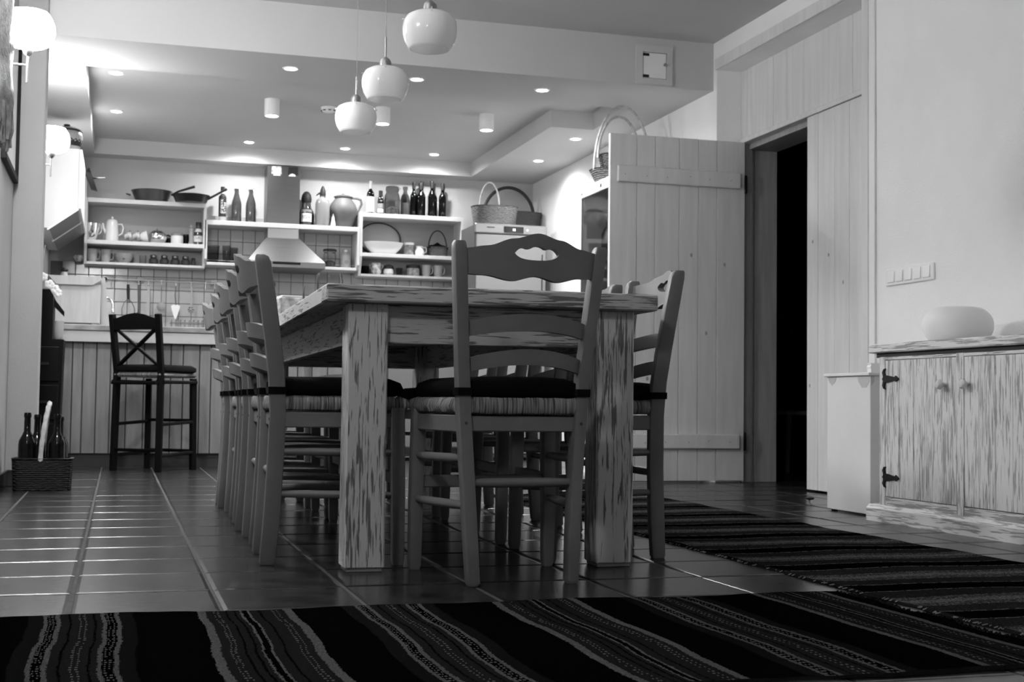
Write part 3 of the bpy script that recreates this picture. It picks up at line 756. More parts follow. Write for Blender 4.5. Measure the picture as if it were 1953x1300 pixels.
# ---- switches
t = thing('switch_panel', 'white five-gang light switch panel on the right wall', 'light switch', (XR, 5.36, 1.079))
box('plate', -.009, 0, -.195, .197, -.040, .040, 'switch_white', t, bev=.004)
for k in range(5):
    y = -.142+k*.072; bm = bmesh.new(); addprism(bm, [(-.009, -.027), (-.0165, -.024), (-.012, .027), (-.009, .027)], 1, y-.026, y+.026); link('rocker', bm, 'switch_white', t)

# ---- access hatch on the beam
t = thing('access_hatch', 'small white access hatch with black hinges set in the beam face', 'hatch', (3.10, YB, 2.54))
s = .961
bm = bmesh.new()
for a in ((-.12, .118, .078, .118), (-.12, .118, -.118, -.085), (-.12, -.078, -.086, .079), (.082, .118, -.086, .079)): addbox(bm, a[0], a[1], -.014, 0, a[2], a[3])
link('frame', bm, 'shelf_paint', t)
box('hatch_door', -.074, .078, -.008, 0, -.080, .074, 'white_paint', t, bev=.001)
for z in (.060, -.072): box('hinge', -.076, -.036, -.012, -.002, z-.006, z+.010, 'black_metal', t)
lathe('knob', [(.005, 0), (.005, .010), (.010, .014), (.010, .022), (.004, .025)], 'brushed', t, 14, mtx=Matrix.Translation((.065, -.008, .004)) @ Matrix.Rotation(PI/2, 4, 'X'))

# ---- door stop
t = thing('door_stop', 'small dark mushroom door stop on the floor by the white box', 'door stop', (3.205, 5.76, 0))
lathe('stem', [(.010, 0), (.008, .018)], 'brushed', t, 14); lathe('cap', [(.008, .017), (.019, .020), (.022, .026), (.012, .030)], 'rubber', t, 18)

# ================================================================== left wall: framed textile, basket of bottles, dark cabinet
t = thing('framed_textile', 'woven textile with a fringe hung over a black picture frame', 'wall hanging', (XL, 0, 0))
fy0, fy1, fz0, fz1 = 6.58, 7.36, 1.575, 2.33
for n, (a, b, c, d) in enumerate(((fy0, fy0+.03, fz0, fz1), (fy1-.03, fy1, fz0, fz1), (fy0+.03, fy1-.03, fz0, fz0+.03), (fy0+.03, fy1-.03, fz1-.03, fz1))):
    box('frame_bar', .001, .026, a, b, c, d, 'black_wood', t, bev=.002)
box('mount', .001, .010, fy0+.03, fy1-.03, fz0+.03, fz1-.03, 'label', t)
t = thing('tapestry', 'grey knotted textile with a fringe hanging at the left frame edge', 'wall hanging', (XL, 0, 0))
bm = bmesh.new(); secs = []
for k in range(33):
    z = 1.545+k*.035; w = .006*math.sin(k*1.1)
    secs.append([(.012, 4.70, z), (.060+w, 4.72, z), (.085+.010*math.sin(k*.5+1), 4.95, z), (.070+w, 5.12, z), (.128+.006*math.sin(k*.7), 5.30, z), (.142+w*.6-.0009*k, 5.36, z), (.120, 5.375, z), (.030, 5.34, z)])
loft(bm, secs); link('cloth', bm, 'textile', t, True, 60)
bm = bmesh.new()
for k in range(54):
    f = k/53; y = 4.71+.65*f; x = lerp(.05, .130, f)+random.uniform(-.014, .010); L = random.uniform(.11, .16)
    addtube(bm, [(x, y, 1.555), (x+random.uniform(-.01, .008), y+random.uniform(-.01, .01), 1.55-L*.5), (x+random.uniform(-.012, .008), y+random.uniform(-.015, .010), 1.55-L)], [.008, .010, .006], 5)
tag(link('fringe', bm, 'textile', t, True), kind='stuff')

def basket_mesh(bm, w, d, h, flare, cx=0, cy=0, z=0, seg=72, p=3.5, th=.010):
    """open superellipse basket with wall thickness"""
    def ring(sx, sy, zz):
        r = []
        for k in range(seg):
            a = 2*PI*k/seg; c, s = math.cos(a), math.sin(a); q = (abs(c)**p+abs(s)**p)**(-1/p); r.append((cx+sx*q*c, cy+sy*q*s, zz))
        return r
    rows = []
    NR = max(8, int(h/.009))
    for k in range(NR+1):
        f = k/NR; r_ = ring(1, 1, z+h*f); q_ = []
        for i, p_ in enumerate(r_):
            o_ = .0035*(1 if ((i//2)+k) % 2 else -1)
            q_.append((cx+(p_[0]-cx)*(w/2*(1-flare*(1-f))+o_), cy+(p_[1]-cy)*(d/2*(1-flare*(1-f))+o_), p_[2]))
        rows.append(q_)
    rows.append(ring(w/2+.006, d/2+.006, z+h+.004)); rows.append(ring(w/2-th, d/2-th, z+h+.006))
    rows.append(ring(w/2*(1-flare*.9)-th, d/2*(1-flare*.9)-th, z+.02))
    loft(bm, rows)
BOT = lambda r, h: [(r*.85, 0), (r, .006), (r, h*.56), (r*.93, h*.62), (r*.60, h*.69), (r*.40, h*.745), (r*.37, h*.93), (r*.43, h*.935), (r*.43, h*.975), (r*.37, h)]
t = thing('bottle_basket', 'dark rectangular wicker basket on the floor beside the wall pier', 'basket', (-.352, 7.13, 0))
bm = bmesh.new(); basket_mesh(bm, .285, .20, .155, .06, p=7); link('body', bm, 'wicker_dark', t, True, 50)
pts = [(-.008+.012*math.sin(a)+.02*math.sin(a)**2, -.098*math.cos(a), .15+.285*math.sin(a)) for a in [PI*k/18 for k in range(19)]]
bm = bmesh.new()
for ph in (0, PI/2, PI, 1.5*PI): addtube(bm, [(p[0]+.006*math.cos(ph+i*.9), p[1], p[2]+.006*math.sin(ph+i*.9)) for i, p in enumerate(pts)], .007, 6)
link('handle', bm, 'handle_light', t, True, 60)
for i, (x, y, h, s) in enumerate(((-.428, 7.09, .365, 'left of the handle'), (-.385, 7.172, .355, 'behind the handle'), (-.285, 7.085, .36, 'right of the handle, front'), (-.275, 7.172, .345, 'right of the handle, rear'))):
    o = tag(lathe('bottle', BOT(.042, h), 'dark_bottle', None, 24), 'black glass bottle in the floor basket, ' + s, 'bottle', 'bottles in the floor basket'); o.location = (x, y, .022)
# black shelf unit behind the pier
t = thing('black_shelf', 'tall narrow black shelf unit behind the wall pier', 'shelf', (-.43, 8.45, 0))
prism('carcass', [(-.10, .03), (.095, .03), (.110, .815), (.045, .815), (.045, 1.075), (.025, 1.115), (-.10, 1.115)], 1, 0, .30, 'black_wood', t)
for z in (.10, .33, .56): box('drawer', -.09, .088, -.014, .002, z, z+.21, 'black_wood', t, bev=.004); box('drawer_pull', -.02, .03, -.022, -.012, z+.10, z+.115, 'black_metal', t)
for x in (-.095, .07): box('foot', x, x+.02, .01, .29, 0, .032, 'black_wood', t)
prism('side_bracket', [(.044, 1.07), (.105, .99), (.105, .96), (.044, 1.02)], 1, .12, .16, 'black_wood', t)
o = tag(lathe('white_mug', [(.0, 0), (.020, 0), (.027, .012), (.029, .05), (.030, .112), (.0275, .112), (.026, .05), (.017, .008), (0, .006)], 'ceramic_dull', None, 24, caps=False), 'tall pale mug on the black shelf unit beside the counter', 'mug'); o.location = (-.352, 8.50, .8155)
t = thing('orchid', 'white orchid blossoms with thin stems on top of the black shelf', 'flower', (-.465, 8.50, 1.1155))
lathe('pot', [(.0, 0), (.03, 0), (.036, .05), (.033, .05), (.028, .006), (0, .005)], 'ceramic_grey', t, 18, caps=False)
for a, b in ((-.02, .30), (.025, .27)): tube('stem', [(0, 0, .04), (a*.4, 0, .15), (a, -.01, b)], .002, 'handle_light', t, 5)
for i, (x, z, s) in enumerate(((.055, .0, .034), (.085, -.028, .034), (.105, -.05, .028), (.02, .045, .03), (-.01, .03, .028))):
    bm = bmesh.new()
    for k in range(5):
        a = 2*PI*k/5+i; addlathe(bm, [(0, -.5), (.35, -.3), (.5, 0), (.35, .3), (0, .5)], 8, sy=.18, caps=False, mtx=Matrix.Translation((x+s*.45*math.cos(a), -.02, .03+z+s*.45*math.sin(a))) @ Matrix.Rotation(-a+PI/2, 4, 'Y') @ Matrix.Scale(s, 4))
    link('blossom', bm, 'ceramic', t, True, 70)
# stool in the dark room
t = thing('wooden_stool', 'plain wooden stool standing in the dark room behind the opening', 'stool', (4.72, 8.62, 0))
box('seat', -.20, .20, -.16, .16, .405, .436, 'jamb_wood', t, bev=.006)
for x in (-.15, .15):
    for y in (-.11, .11): tube('leg', [(x*1.15, y*1.15, 0), (x, y, .41)], [.016, .02], 'jamb_wood', t)
# ================================================================== kitchen
# ---- bar counter with plank front
t = thing('kitchen_bar', 'white plank-fronted kitchen bar with a marble top', 'counter', (0, 9.40, 0))
box('countertop', -.54, 1.58, -.055, .62, .915, .957, 'marble', t, bev=.006)
box('apron', -.54, 1.55, -.045, -.025, .841, .915, 'apron_paint', t, bev=.002)
box('carcass', -.54, 1.55, .02, .58, .09, .915, 'plank_bar', t)
xs = [-.54, -.45, -.375, -.296, -.229, -.141, -.05, .054, .168, .258, .345, .427, .537, .614, .71, .80, .90, 1.0, 1.10, 1.21, 1.31, 1.42, 1.55]
for a, b in zip(xs, xs[1:]): box('plank', a+.0035, b-.0035, 0+random.uniform(0, .004), .018, .093, .842, 'plank_bar', t, bev=.003)
box('gap_backing', -.54, 1.55, .012, .02, .093, .842, 'gap_dark', t)
box('plinth', -.54, 1.55, .03, .06, 0, .093, 'plinth', t)
# ---- base units along the back wall
t = thing('base_cabinet', 'pale kitchen base cabinet run under the hood by the back wall', 'cabinet', (0, 10.64, 0))
box('worktop', .3, 2.70, 0, .60, .86, .90, 'marble', t, bev=.004); box('carcass', .3, 2.70, .04, .60, .09, .86, 'underside', t); box('plinth', .3, 2.70, .08, .60, 0, .09, 'plinth', t)
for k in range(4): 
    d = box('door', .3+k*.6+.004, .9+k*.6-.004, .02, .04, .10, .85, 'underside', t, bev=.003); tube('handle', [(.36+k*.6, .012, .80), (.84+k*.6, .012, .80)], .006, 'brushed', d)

# ---- open wall shelves
YS = 10.97
def shelf_unit(name, label, x0, x1, zs, back, post=.020):
    t = thing(name, label, 'shelf', (0, 0, 0))
    for z0, z1, dy in zs: box('shelf_board', x0, x1, YS+dy, YW-.009, z0, z1, 'shelf_paint', t, bev=.002)
    for x in (x0-post, x1): 
        bm = bmesh.new(); addprism(bm, [(YS+.001, zs[0][1]), (YW-.009, zs[0][1]), (YW-.009, zs[-1][0]), (YS+.07, zs[-1][0]), (YS+.001, zs[1][0])], 0, x, x+post); link('side_board', bm, 'shelf_paint', t)
    if back: box('back_board', x0, x1, YW-.012, YW-.0085, zs[-1][1], zs[0][0], 'ceramic_grey', t)
    return t
shelf_unit('wall_shelf', 'white open wall shelf with teapot and jars, left of the hood', -.262, .632, ((2.012, 2.047, 0), (1.682, 1.714, 0), (1.528, 1.548, .07)), True)
shelf_unit('wall_shelf', 'white open wall shelf carrying the clay jug, around the hood', .664, 1.886, ((1.878, 1.916, 0), (1.60, 1.601, .1), (1.555, 1.578, .03)), False)
shelf_unit('wall_shelf', 'white open wall shelf with dark bottles on top, right of the hood', 1.928, 2.776, ((2.006, 2.042, 0), (1.676, 1.706, 0), (1.516, 1.536, .07)), True)

# ---- wall cabinets over the left wall (slanted underside)
for n, (y0, y1, lab) in enumerate(((9.52, 10.22, 'white wall cabinet with a slanted underside, nearer one with a lit end panel'), (10.23, 10.95, 'white wall cabinet with a slanted underside, farther one next to the shelf'))):
    t = thing('wall_cabinet', lab, 'cabinet', (0, 0, 0), 0, 'slanted wall cabinets')
    prism('carcass', [(XL, 1.615), (-.478, 1.615), (-.292, 1.755), (-.292, 2.165), (XL, 2.165)], 1, y0, y1, 'shelf_paint', t)
    box('door', -.290, -.272, y0+.002, y1-.002, 1.757, 2.163, 'white_paint', t, bev=.002)
    a = Matrix.Translation((-.478, 0, 1.613)) @ Matrix.Rotation(-math.atan2(.14, .186), 4, 'Y')
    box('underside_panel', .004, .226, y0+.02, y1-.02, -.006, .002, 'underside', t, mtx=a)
    box('end_trim', -.012, .236, y0, y0+.016, -.008, .002, 'white_paint', t, mtx=a)
t = thing('ceramic_crock', 'glazed lidded crock with a dark zigzag band on the wall cabinet', 'crock', (-.385, 9.72, 2.165))
lathe('body', [(.07, 0), (.092, .03), (.108, .08), (.108, .12), (.098, .15), (.09, .158)], 'ceramic_grey', t, 32)
bm = bmesh.new(); n = 40
for k in range(n):
    a0, a1 = 2*PI*k/n, 2*PI*(k+1)/n; h0, h1 = (.082, .096) if k % 2 else (.096, .082)
    r = .1095; q = [bm.verts.new((r*math.cos(a), r*math.sin(a), z)) for a, z in ((a0, .045), (a1, .045), (a1, h1), (a0, h0))]; bm.faces.new(q)
    for v in q[:2]: v.co.x *= .93; v.co.y *= .93
link('zigzag_band', bm, 'ink', t)
ld = lathe('lid', [(.10, .157), (.103, .163), (.07, .178), (.02, .188)], 'ceramic_grey', t, 32); lathe('lid_knob', [(.012, .186), (.022, .194), (.020, .202), (.008, .205)], 'ink', ld, 18)
lathe('rim', [(.098, .150), (.105, .153), (.105, .161), (.098, .163)], 'ink', t, 32, caps=False)
t = thing('hanging_pan', 'dark pan with a bright handle hanging off the wall cabinet', 'pan', (-.235, 10.45, 2.10))
lathe('pan_body', [(.0, 0), (.07, 0), (.095, .04), (.09, .04), (.066, .006), (0, .005)], 'pan_dark', t, 24, caps=False, mtx=Matrix.Rotation(R(70), 4, 'Y') @ Matrix.Translation((0, 0, -.02)))
tube('handle', [(.01, 0, .02), (.05, -.01, .022), (.105, -.015, .024)], .009, 'chrome', t)

# ---- cooker hood
t = thing('cooker_hood', 'brushed steel cooker hood with a chimney between the shelves', 'cooker hood', (1.272, 0, 0))
bm = bmesh.new(); addbox(bm, -.134, .132, 10.995, 11.24, 1.917, 2.395, .002); link('chimney', bm, 'steel', t)
box('chimney_collar', -.126, .128, 10.985, 11.24, 1.79, 1.877, 'brushed', t, bev=.002)
bm = bmesh.new(); secs = []
def rect(x0, x1, y0, y1, z): return [(x0, y0, z), (x1, y0, z), (x1, y1, z), (x0, y1, z)]
loft(bm, [rect(-.31, .31, 10.70, 11.24, 1.530), rect(-.31, .31, 10.70, 11.24, 1.575), rect(-.137, .137, 10.98, 11.24, 1.795)]); link('canopy', bm, 'steel', t)
box('control_strip', -.11, .11, 10.695, 10.702, 1.553, 1.572, 'display_black', t, bev=.001)
for x in (-.105, .03): prism('sticker', [(x, 2.325), (x+.085, 2.325), (x+.08, 2.392), (x+.005, 2.388)], 1, 10.992, 10.996, 'ink' if x > 0 else 'pattern_pot', t)
for x in (-.09, .035): prism('sticker_print', [(x, 2.312), (x+.06, 2.312), (x+.055, 2.328), (x+.03, 2.336), (x+.008, 2.326)], 1, 10.990, 10.993, 'label', t)

YI = 11.10
def item(name, label, cat, x, z, group=None, y=YI, rz=0): return thing(name, label, cat, (x, y, z), rz, group)
def cupprof(r0, r1, h, th=.004): return [(0, 0), (r0, 0), (lerp(r0, r1, .6), h*.35), (r1, h), (r1-th, h), (lerp(r0, r1, .6)-th, h*.35), (r0-th, .006), (0, .006)]
def ear(t, x, z0, z1, out, rad, m, name='handle'):
    zm = (z0+z1)/2; tube(name, [(x-.004, 0, z1), (x+out*.7, 0, z1+.004), (x+out, 0, lerp(zm, z1, .4)), (x+out*.8, 0, lerp(z0, zm, .5)), (x-.004, 0, z0)], rad, m, t, 8)
def mug(x, z, h, r, label, m='ceramic_dull', group='mugs on the shelves'):
    t = item('mug', label, 'mug', x, z, group); lathe('cup', cupprof(r*.72, r, h), m, t, 22, caps=False); ear(t, r*.9, h*.2, h*.8, .021, .005, m); return t
Z1, Z2, Z3 = 2.047, 1.714, 1.548
# -- top of the left shelf: two pans
t = item('saute_pan', 'deep shiny pan with a raised handle on top of the left shelf', 'pan', .225, Z1, 'pans on the shelf', YI-.02)
lathe('pan_body', [(0, 0), (.115, 0), (.125, .006), (.160, .088), (.164, .09), (.156, .09), (.12, .010), (0, .008)], 'pan_steel', t, 36, caps=False)
tube('handle', [(.155, -.06, .06), (.20, -.10, .085), (.33, -.14, .128)], [.010, .009, .011], 'pan_dark', t); tube('helper_handle', [(-.165, 0, .055), (-.195, .0, .06), (-.165, .03, .055)], .006, 'pan_dark', t)
t = item('frying_pan', 'flat black frying pan with a raised handle on the left shelf top', 'pan', .53, Z1, 'pans on the shelf', YI-.115)
lathe('pan_body', [(0, 0), (.115, 0), (.122, .005), (.147, .058), (.150, .06), (.143, .06), (.118, .010), (0, .008)], 'pan_dark', t, 36, caps=False)
tube('handle', [(.13, -.03, .035), (.17, -.05, .055), (.275, -.09, .115)], [.011, .009, .010], 'pan_dark', t)
# -- middle board of the left shelf
t = item('steel_jug', 'shiny steel jug at the left end of the left shelf', 'jug', -.235, Z2, y=YI-.06)
lathe('body', [(0, 0), (.035, 0), (.055, .03), (.066, .09), (.068, .135), (.064, .135), (.06, .09), (.03, .008), (0, .006)], 'chrome', t, 24, caps=False); ear(t, .06, .05, .125, .02, .005, 'chrome')
t = item('teapot', 'tall cream coffee pot with a knobbed lid on the left shelf', 'teapot', -.075, Z2)
lathe('body', [(0, 0), (.050, 0), (.053, .01), (.050, .09), (.046, .155), (.042, .165), (0, .168)], 'ceramic', t, 26); l = lathe('lid', [(.044, .165), (.036, .178), (.012, .188)], 'ceramic', t, 22); lathe('lid_knob', [(.006, .186), (.010, .196), (.006, .206), (0, .208)], 'ceramic', l, 12)
ear(t, .045, .05, .145, .042, .006, 'ceramic'); tube('spout', [(-.045, 0, .07), (-.066, 0, .11), (-.072, 0, .15)], [.014, .010, .008], 'ceramic', t)
for k, (dx, s) in enumerate(((0, 'left'), (.062, 'middle'), (.122, 'right'))):
    t = item('teacup', 'patterned teacup lying on its side on the left shelf, %s of three' % s, 'cup', .022+dx, Z2+.046, 'teacups on the left shelf', YI-.02*k); lathe('cup', cupprof(.022, .046, .055), 'pattern_pot' if k != 2 else 'ceramic', t, 22, caps=False, mtx=Matrix.Rotation(R(78), 4, 'Y')); 
t = item('sugar_pot', 'round polished chrome pot with a lid on the left shelf', 'pot', .276, Z2)
lathe('body', [(0, 0), (.05, 0), (.072, .02), (.080, .05), (.072, .08), (.05, .095)], 'chrome', t, 30); l = lathe('lid', [(.052, .094), (.04, .106), (.01, .112)], 'chrome', t, 24); lathe('lid_knob', [(.004, .11), (.008, .118), (.004, .128)], 'chrome', l, 10); tube('handle', [(.06, .03, .07), (.09, .06, .085), (.105, .09, .078)], .006, 'pan_dark', t)
t = item('dark_tin', 'low black tin between the chrome pot and the white jar', 'tin', .372, Z2, y=YI+.05); lathe('body', [(.028, 0), (.028, .05), (.026, .052)], 'black_wood', t, 18); lathe('lid', [(.029, .05), (.029, .058), (.02, .060)], 'ink', t, 18)
t = item('storage_jar', 'white ceramic jar with a grey clip lid on the left shelf', 'jar', .432, Z2); lathe('body', [(.044, 0), (.050, .01), (.050, .068), (.046, .074)], 'ceramic', t, 24); lathe('lid', [(.046, .073), (.049, .078), (.049, .092), (.03, .098)], 'label_grey', t, 24)
t = item('black_canister', 'black canister behind the white jar on the left shelf', 'canister', .505, Z2, y=YI+.06); lathe('body', [(.036, 0), (.036, .082), (.033, .085)], 'black_wood', t, 20); lathe('lid', [(.037, .083), (.037, .094), (.02, .096)], 'black_metal', t, 20)
t = item('pepper_mill', 'slim turned pepper mill beside the sauce bottle', 'pepper mill', .545, Z2); lathe('body', [(.024, 0), (.024, .02), (.019, .04), (.021, .10), (.017, .115), (.021, .125), (.019, .14)], 'ceramic_dull', t, 18); lathe('head', [(.010, .14), (.018, .15), (.012, .166), (.004, .174)], 'ceramic_dull', t, 16)
t = item('sauce_bottle', 'sauce bottle with a black cap and pale label at the left shelf end', 'bottle', .600, Z2); lathe('body', [(.036, 0), (.037, .01), (.037, .085), (.030, .115), (.020, .14), (.020, .17)], 'brown_glass', t, 22); lathe('cap', [(.022, .168), (.022, .192), (.018, .194)], 'ink', t, 18); lathe('bottle_label', [(.0376, .03), (.0376, .08)], 'label', t, 22, caps=False); lathe('neck_label', [(.0315, .112), (.0212, .139)], 'label', t, 18, caps=False)
textmesh('print', 'UC', .032, 'ink', t, lambda x, y: Vector((.0382*math.sin(x/.0382), -.0382*math.cos(x/.0382), .062+y*.8)))
# -- lower board of the left shelf
t = item('small_bowl', 'small patterned bowl at the far left of the lower shelf board', 'bowl', -.325, Z3+.002); lathe('bowl', cupprof(.025, .052, .045), 'pattern_pot', t, 22, caps=False)
mug(-.222, Z3, .104, .043, 'pale mug on the lower left shelf board, left of two'); mug(-.118, Z3, .104, .043, 'pale mug on the lower left shelf board, right of two')
t = item('serving_bowl', 'shallow grey bowl with a motif on the lower left shelf board', 'bowl', .02, Z3); lathe('bowl', cupprof(.035, .078, .075), 'ceramic_dull', t, 28, caps=False); lathe('motif', [(.0, -.001), (.010, -.0005)], 'ink', t, 10, caps=False, mtx=Matrix.Translation((0, -.063, .036)) @ Matrix.Rotation(R(58), 4, 'X'))
def tumbler(x, z, r, h, label, m='grey_glass', group='tumblers', y=YI):
    t = item('tumbler', label, 'glass', x, z, group, y); lathe('glass_wall', [(0, .001), (r*.86, 0), (r, h), (r-.002, h), (r*.84, .006), (0, .006)], m, t, 20, caps=False); return t
tumbler(.168, Z3, .028, .07, 'small clear tumbler beside the dark spice jars', 'clear_glass')
for k, x in enumerate((.250, .335, .420, .502)):
    t = item('spice_jar', 'dark spice jar with a shiny lid on the lower left board, %s of four' % ('first', 'second', 'third', 'fourth')[k], 'jar', x, Z3, 'spice jars on the lower left board')
    lathe('jar_glass', [(.024, 0), (.034, .010), (.035, .036), (.024, .052), (.022, .056)], 'food_dark', t, 20); lathe('lid', [(.023, .055), (.026, .058), (.026, .072), (.020, .078)], 'steel', t, 20)
t = item('pepper_pair', 'tiny dark shaker at the right end of the lower left board', 'shaker', .565, Z3); lathe('body', [(.018, 0), (.020, .01), (.015, .05)], 'food_dark', t, 16); lathe('cap', [(.015, .05), (.016, .062), (.008, .066)], 'ink', t, 14)
# -- top of the middle shelf
ZM = 1.916
t = item('black_bottle', 'black bottle with white vertical lettering at the left of the hood', 'bottle', .787, ZM); lathe('body', [(.030, 0), (.031, .008), (.031, .205), (.028, .218), (.014, .232), (.013, .262)], 'ink', t, 24); lathe('cap', [(.0165, .258), (.0165, .292), (.013, .295)], 'ink', t, 16)
lathe('neck_band', [(.0140, .236), (.0140, .256)], 'label', t, 16, caps=False)
lathe('base_emblem', [(.0318, .012), (.0318, .045)], 'ceramic_dull', t, 24, caps=False)
def onbottle(r, zc, off):
    return lambda x, y: Vector((r*math.sin((off-y)/r), -r*math.cos((off-y)/r), zc+x))
textmesh('lettering', 'organic', .040, 'label', t, onbottle(.0317, .130, -.011)); textmesh('lettering', 'Shiraz', .040, 'label', t, onbottle(.0317, .118, .017))
for k, x in enumerate((.900, 1.016)):
    t = item('swing_top_bottle', 'grey swing-top glass bottle left of the hood chimney, %s' % ('farther from the chimney', 'next to the chimney')[k], 'bottle', x, ZM, 'swing-top bottles')
    lathe('body', [(.038, 0), (.041, .006), (.041, .150), (.038, .175), (.026, .215), (.018, .245), (.016, .270), (.018, .272), (.018, .282)], 'brown_glass', t, 26)
    lathe('stopper', [(.014, .281), (.019, .288), (.019, .302), (.012, .312)], 'ceramic', t, 18); tube('wire_clip', [(-.019, 0, .262), (-.026, -.004, .285), (-.018, -.006, .306), (0, -.006, .316), (.018, -.006, .306), (.022, -.002, .285), (.019, 0, .262)], .0018, 'chrome', t, 6)
t = item('dark_flask', 'squat dark flask with a cone stopper right of the hood chimney', 'bottle', 1.482, ZM, y=YI+.065); lathe('body', [(.050, 0), (.066, .015), (.069, .09), (.065, .125), (.052, .15), (.042, .165), (.036, .215)], 'brown_glass', t, 28); lathe('stopper', [(.040, .212), (.044, .24), (.038, .275), (.020, .30), (.0, .308)], 'ink', t, 22)
t = item('spice_jar', 'small jar with a white PIZZA label right of the hood chimney', 'jar', 1.468, ZM, y=YI-.06); lathe('jar_glass', [(.030, 0), (.038, .010), (.042, .025), (.042, .105), (.038, .112)], 'brown_glass', t, 24); lathe('lid', [(.042, .110), (.043, .113), (.043, .128), (.038, .130)], 'label_grey', t, 24); lathe('jar_label', [(.0425, .030), (.0425, .100)], 'label', t, 24, caps=False)
textmesh('print', 'PIZZA', .030, 'ink', t, lambda x, y: Vector((.0431*math.sin((x-.012)/.0431), -.0431*math.cos((x-.012)/.0431), .066+y*1.25)))
t = item('soda_siphon', 'pale glass soda siphon with a black head beside the clay jug', 'siphon', 1.603, ZM, y=YI-.04); lathe('bottle', [(.052, 0), (.058, .008), (.060, .03), (.060, .19), (.052, .222), (.036, .238), (.024, .244)], 'pale_glass', t, 28); lathe('collar', [(.024, .243), (.024, .256)], 'chrome', t, 20)
h = lathe('head', [(.023, .255), (.026, .275), (.020, .310), (.010, .335), (.004, .342)], 'ink', t, 18); tube('spout', [(-.015, 0, .285), (-.035, -.005, .275), (-.055, -.005, .258)], [.010, .007, .004], 'ink', h); tube('lever', [(.015, 0, .30), (.035, 0, .315), (.052, 0, .335)], [.007, .006, .004], 'label_grey', h)
t = item('salt_shaker', 'little glass shaker in front of the clay jug', 'shaker', 1.688, ZM, y=YI-.07); lathe('body', [(.020, 0), (.022, .02), (.014, .06), (.012, .082)], 'ceramic', t, 16); lathe('cap', [(.010, .082), (.006, .095), (.002, .108)], 'ceramic_dull', t, 12)
t = item('clay_jug', 'large lidded clay jug with one handle on the middle shelf', 'jug', 1.785, ZM, y=YI+.02); lathe('body', [(.068, 0), (.072, .008), (.098, .07), (.118, .125), (.120, .160), (.105, .205), (.078, .240), (.068, .255), (.078, .262), (.080, .270)], 'clay', t, 36); l = lathe('lid', [(.072, .268), (.055, .280), (.02, .288)], 'clay', t, 28); lathe('lid_knob', [(.014, .286), (.012, .296), (.004, .299)], 'clay', l, 14)
tube('handle', [(.070, 0, .262), (.115, 0, .262), (.150, 0, .252), (.156, 0, .215), (.135, 0, .165), (.112, 0, .125)], [.009, .010, .010, .010, .009, .010], 'clay', t, 10)
# -- inside the middle shelf
ZL = 1.578
tumbler(.722, ZL, .050, .145, 'dark glass tumbler in the middle shelf, leftmost', 'smoked_glass'); tumbler(.828, ZL, .036, .148, 'dark glass tumbler in the middle shelf, second', 'smoked_glass'); tumbler(.892, ZL, .034, .142, 'dark glass tumbler in the middle shelf, third', 'smoked_glass', y=YI+.06)
t = item('glass_jar', 'clear lidded glass jar with dark contents right of the hood', 'jar', 1.677, ZL); lathe('jar_glass', [(.046, 0), (.052, .008), (.052, .115), (.046, .128), (.056, .138), (.056, .146)], 'clear_glass', t, 26); lathe('contents', [(.046, .004), (.047, .02), (.045, .05), (.02, .062)], 'food_dark', t, 22); lathe('lid', [(.057, .145), (.058, .152), (.05, .158)], 'grey_glass', t, 26)
t = item('glass_bottle', 'pale decorated bottle with a clip at the right of the middle shelf', 'bottle', 1.812, ZL); lathe('body', [(.038, 0), (.042, .008), (.042, .10), (.036, .118), (.02, .13), (.018, .14)], 'ceramic_dull', t, 24); lathe('stopper', [(.012, .14), (.016, .150), (.008, .160)], 'ceramic', t, 14); lathe('emblem', [(.0, -.0005), (.018, 0)], 'label_grey', t, 14, caps=False, mtx=Matrix.Translation((0, -.0424, .05)) @ Matrix.Rotation(PI/2, 4, 'X'))
# -- top of the right shelf
t = item('labelled_bottle', 'dark slim bottle with a tall white label and pale cap', 'bottle', 2.013, Z1-.004); lathe('body', [(.031, 0), (.032, .006), (.032, .17), (.028, .192), (.014, .212), (.0125, .225)], 'dark_bottle', t, 24); lathe('cap', [(.0135, .222), (.0135, .285), (.011, .288)], 'ceramic_dull', t, 16); lathe('bottle_label', [(.0325, .022), (.0325, .152)], 'label', t, 24, caps=False)
for z, s in ((.095, '~~~'), (.05, '~~')): textmesh('print', s, .016, 'ink', t, lambda x, y, z=z: Vector((.033*math.sin(x/.033), -.033*math.cos(x/.033), z+y)))
t = item('vinegar_bottle', 'short dark bottle with a two-tone label next to the tall jar', 'bottle', 2.101, Z1-.004); lathe('body', [(.026, 0), (.027, .006), (.027, .115), (.022, .145), (.016, .162)], 'dark_bottle', t, 22); lathe('cap', [(.0175, .160), (.0175, .208), (.014, .211)], 'ink', t, 16); lathe('bottle_label', [(.0274, .022), (.0274, .055)], 'label', t, 22, caps=False); lathe('neck_label', [(.0274, .06), (.0274, .10)], 'label_grey', t, 22, caps=False); lathe('emblem', [(.0, -.0005), (.010, 0)], 'label_grey', t, 12, caps=False, mtx=Matrix.Translation((0, -.0252, .125)) @ Matrix.Rotation(R(75), 4, 'X'))
t = item('preserving_jar', 'large clear preserving jar on top of the right shelf', 'jar', 2.200, Z1-.004); lathe('jar_glass', [(.056, 0), (.066, .012), (.068, .13), (.062, .175), (.050, .205), (.056, .214), (.056, .245), (.05, .25)], 'grey_glass', t, 30); lathe('contents', [(.05, .004), (.056, .02), (.05, .06), (.02, .08)], 'food_mid', t, 22); tube('clip', [(.05, -.02, .22), (.066, -.022, .235), (.05, -.02, .248)], .003, 'steel', t, 6)
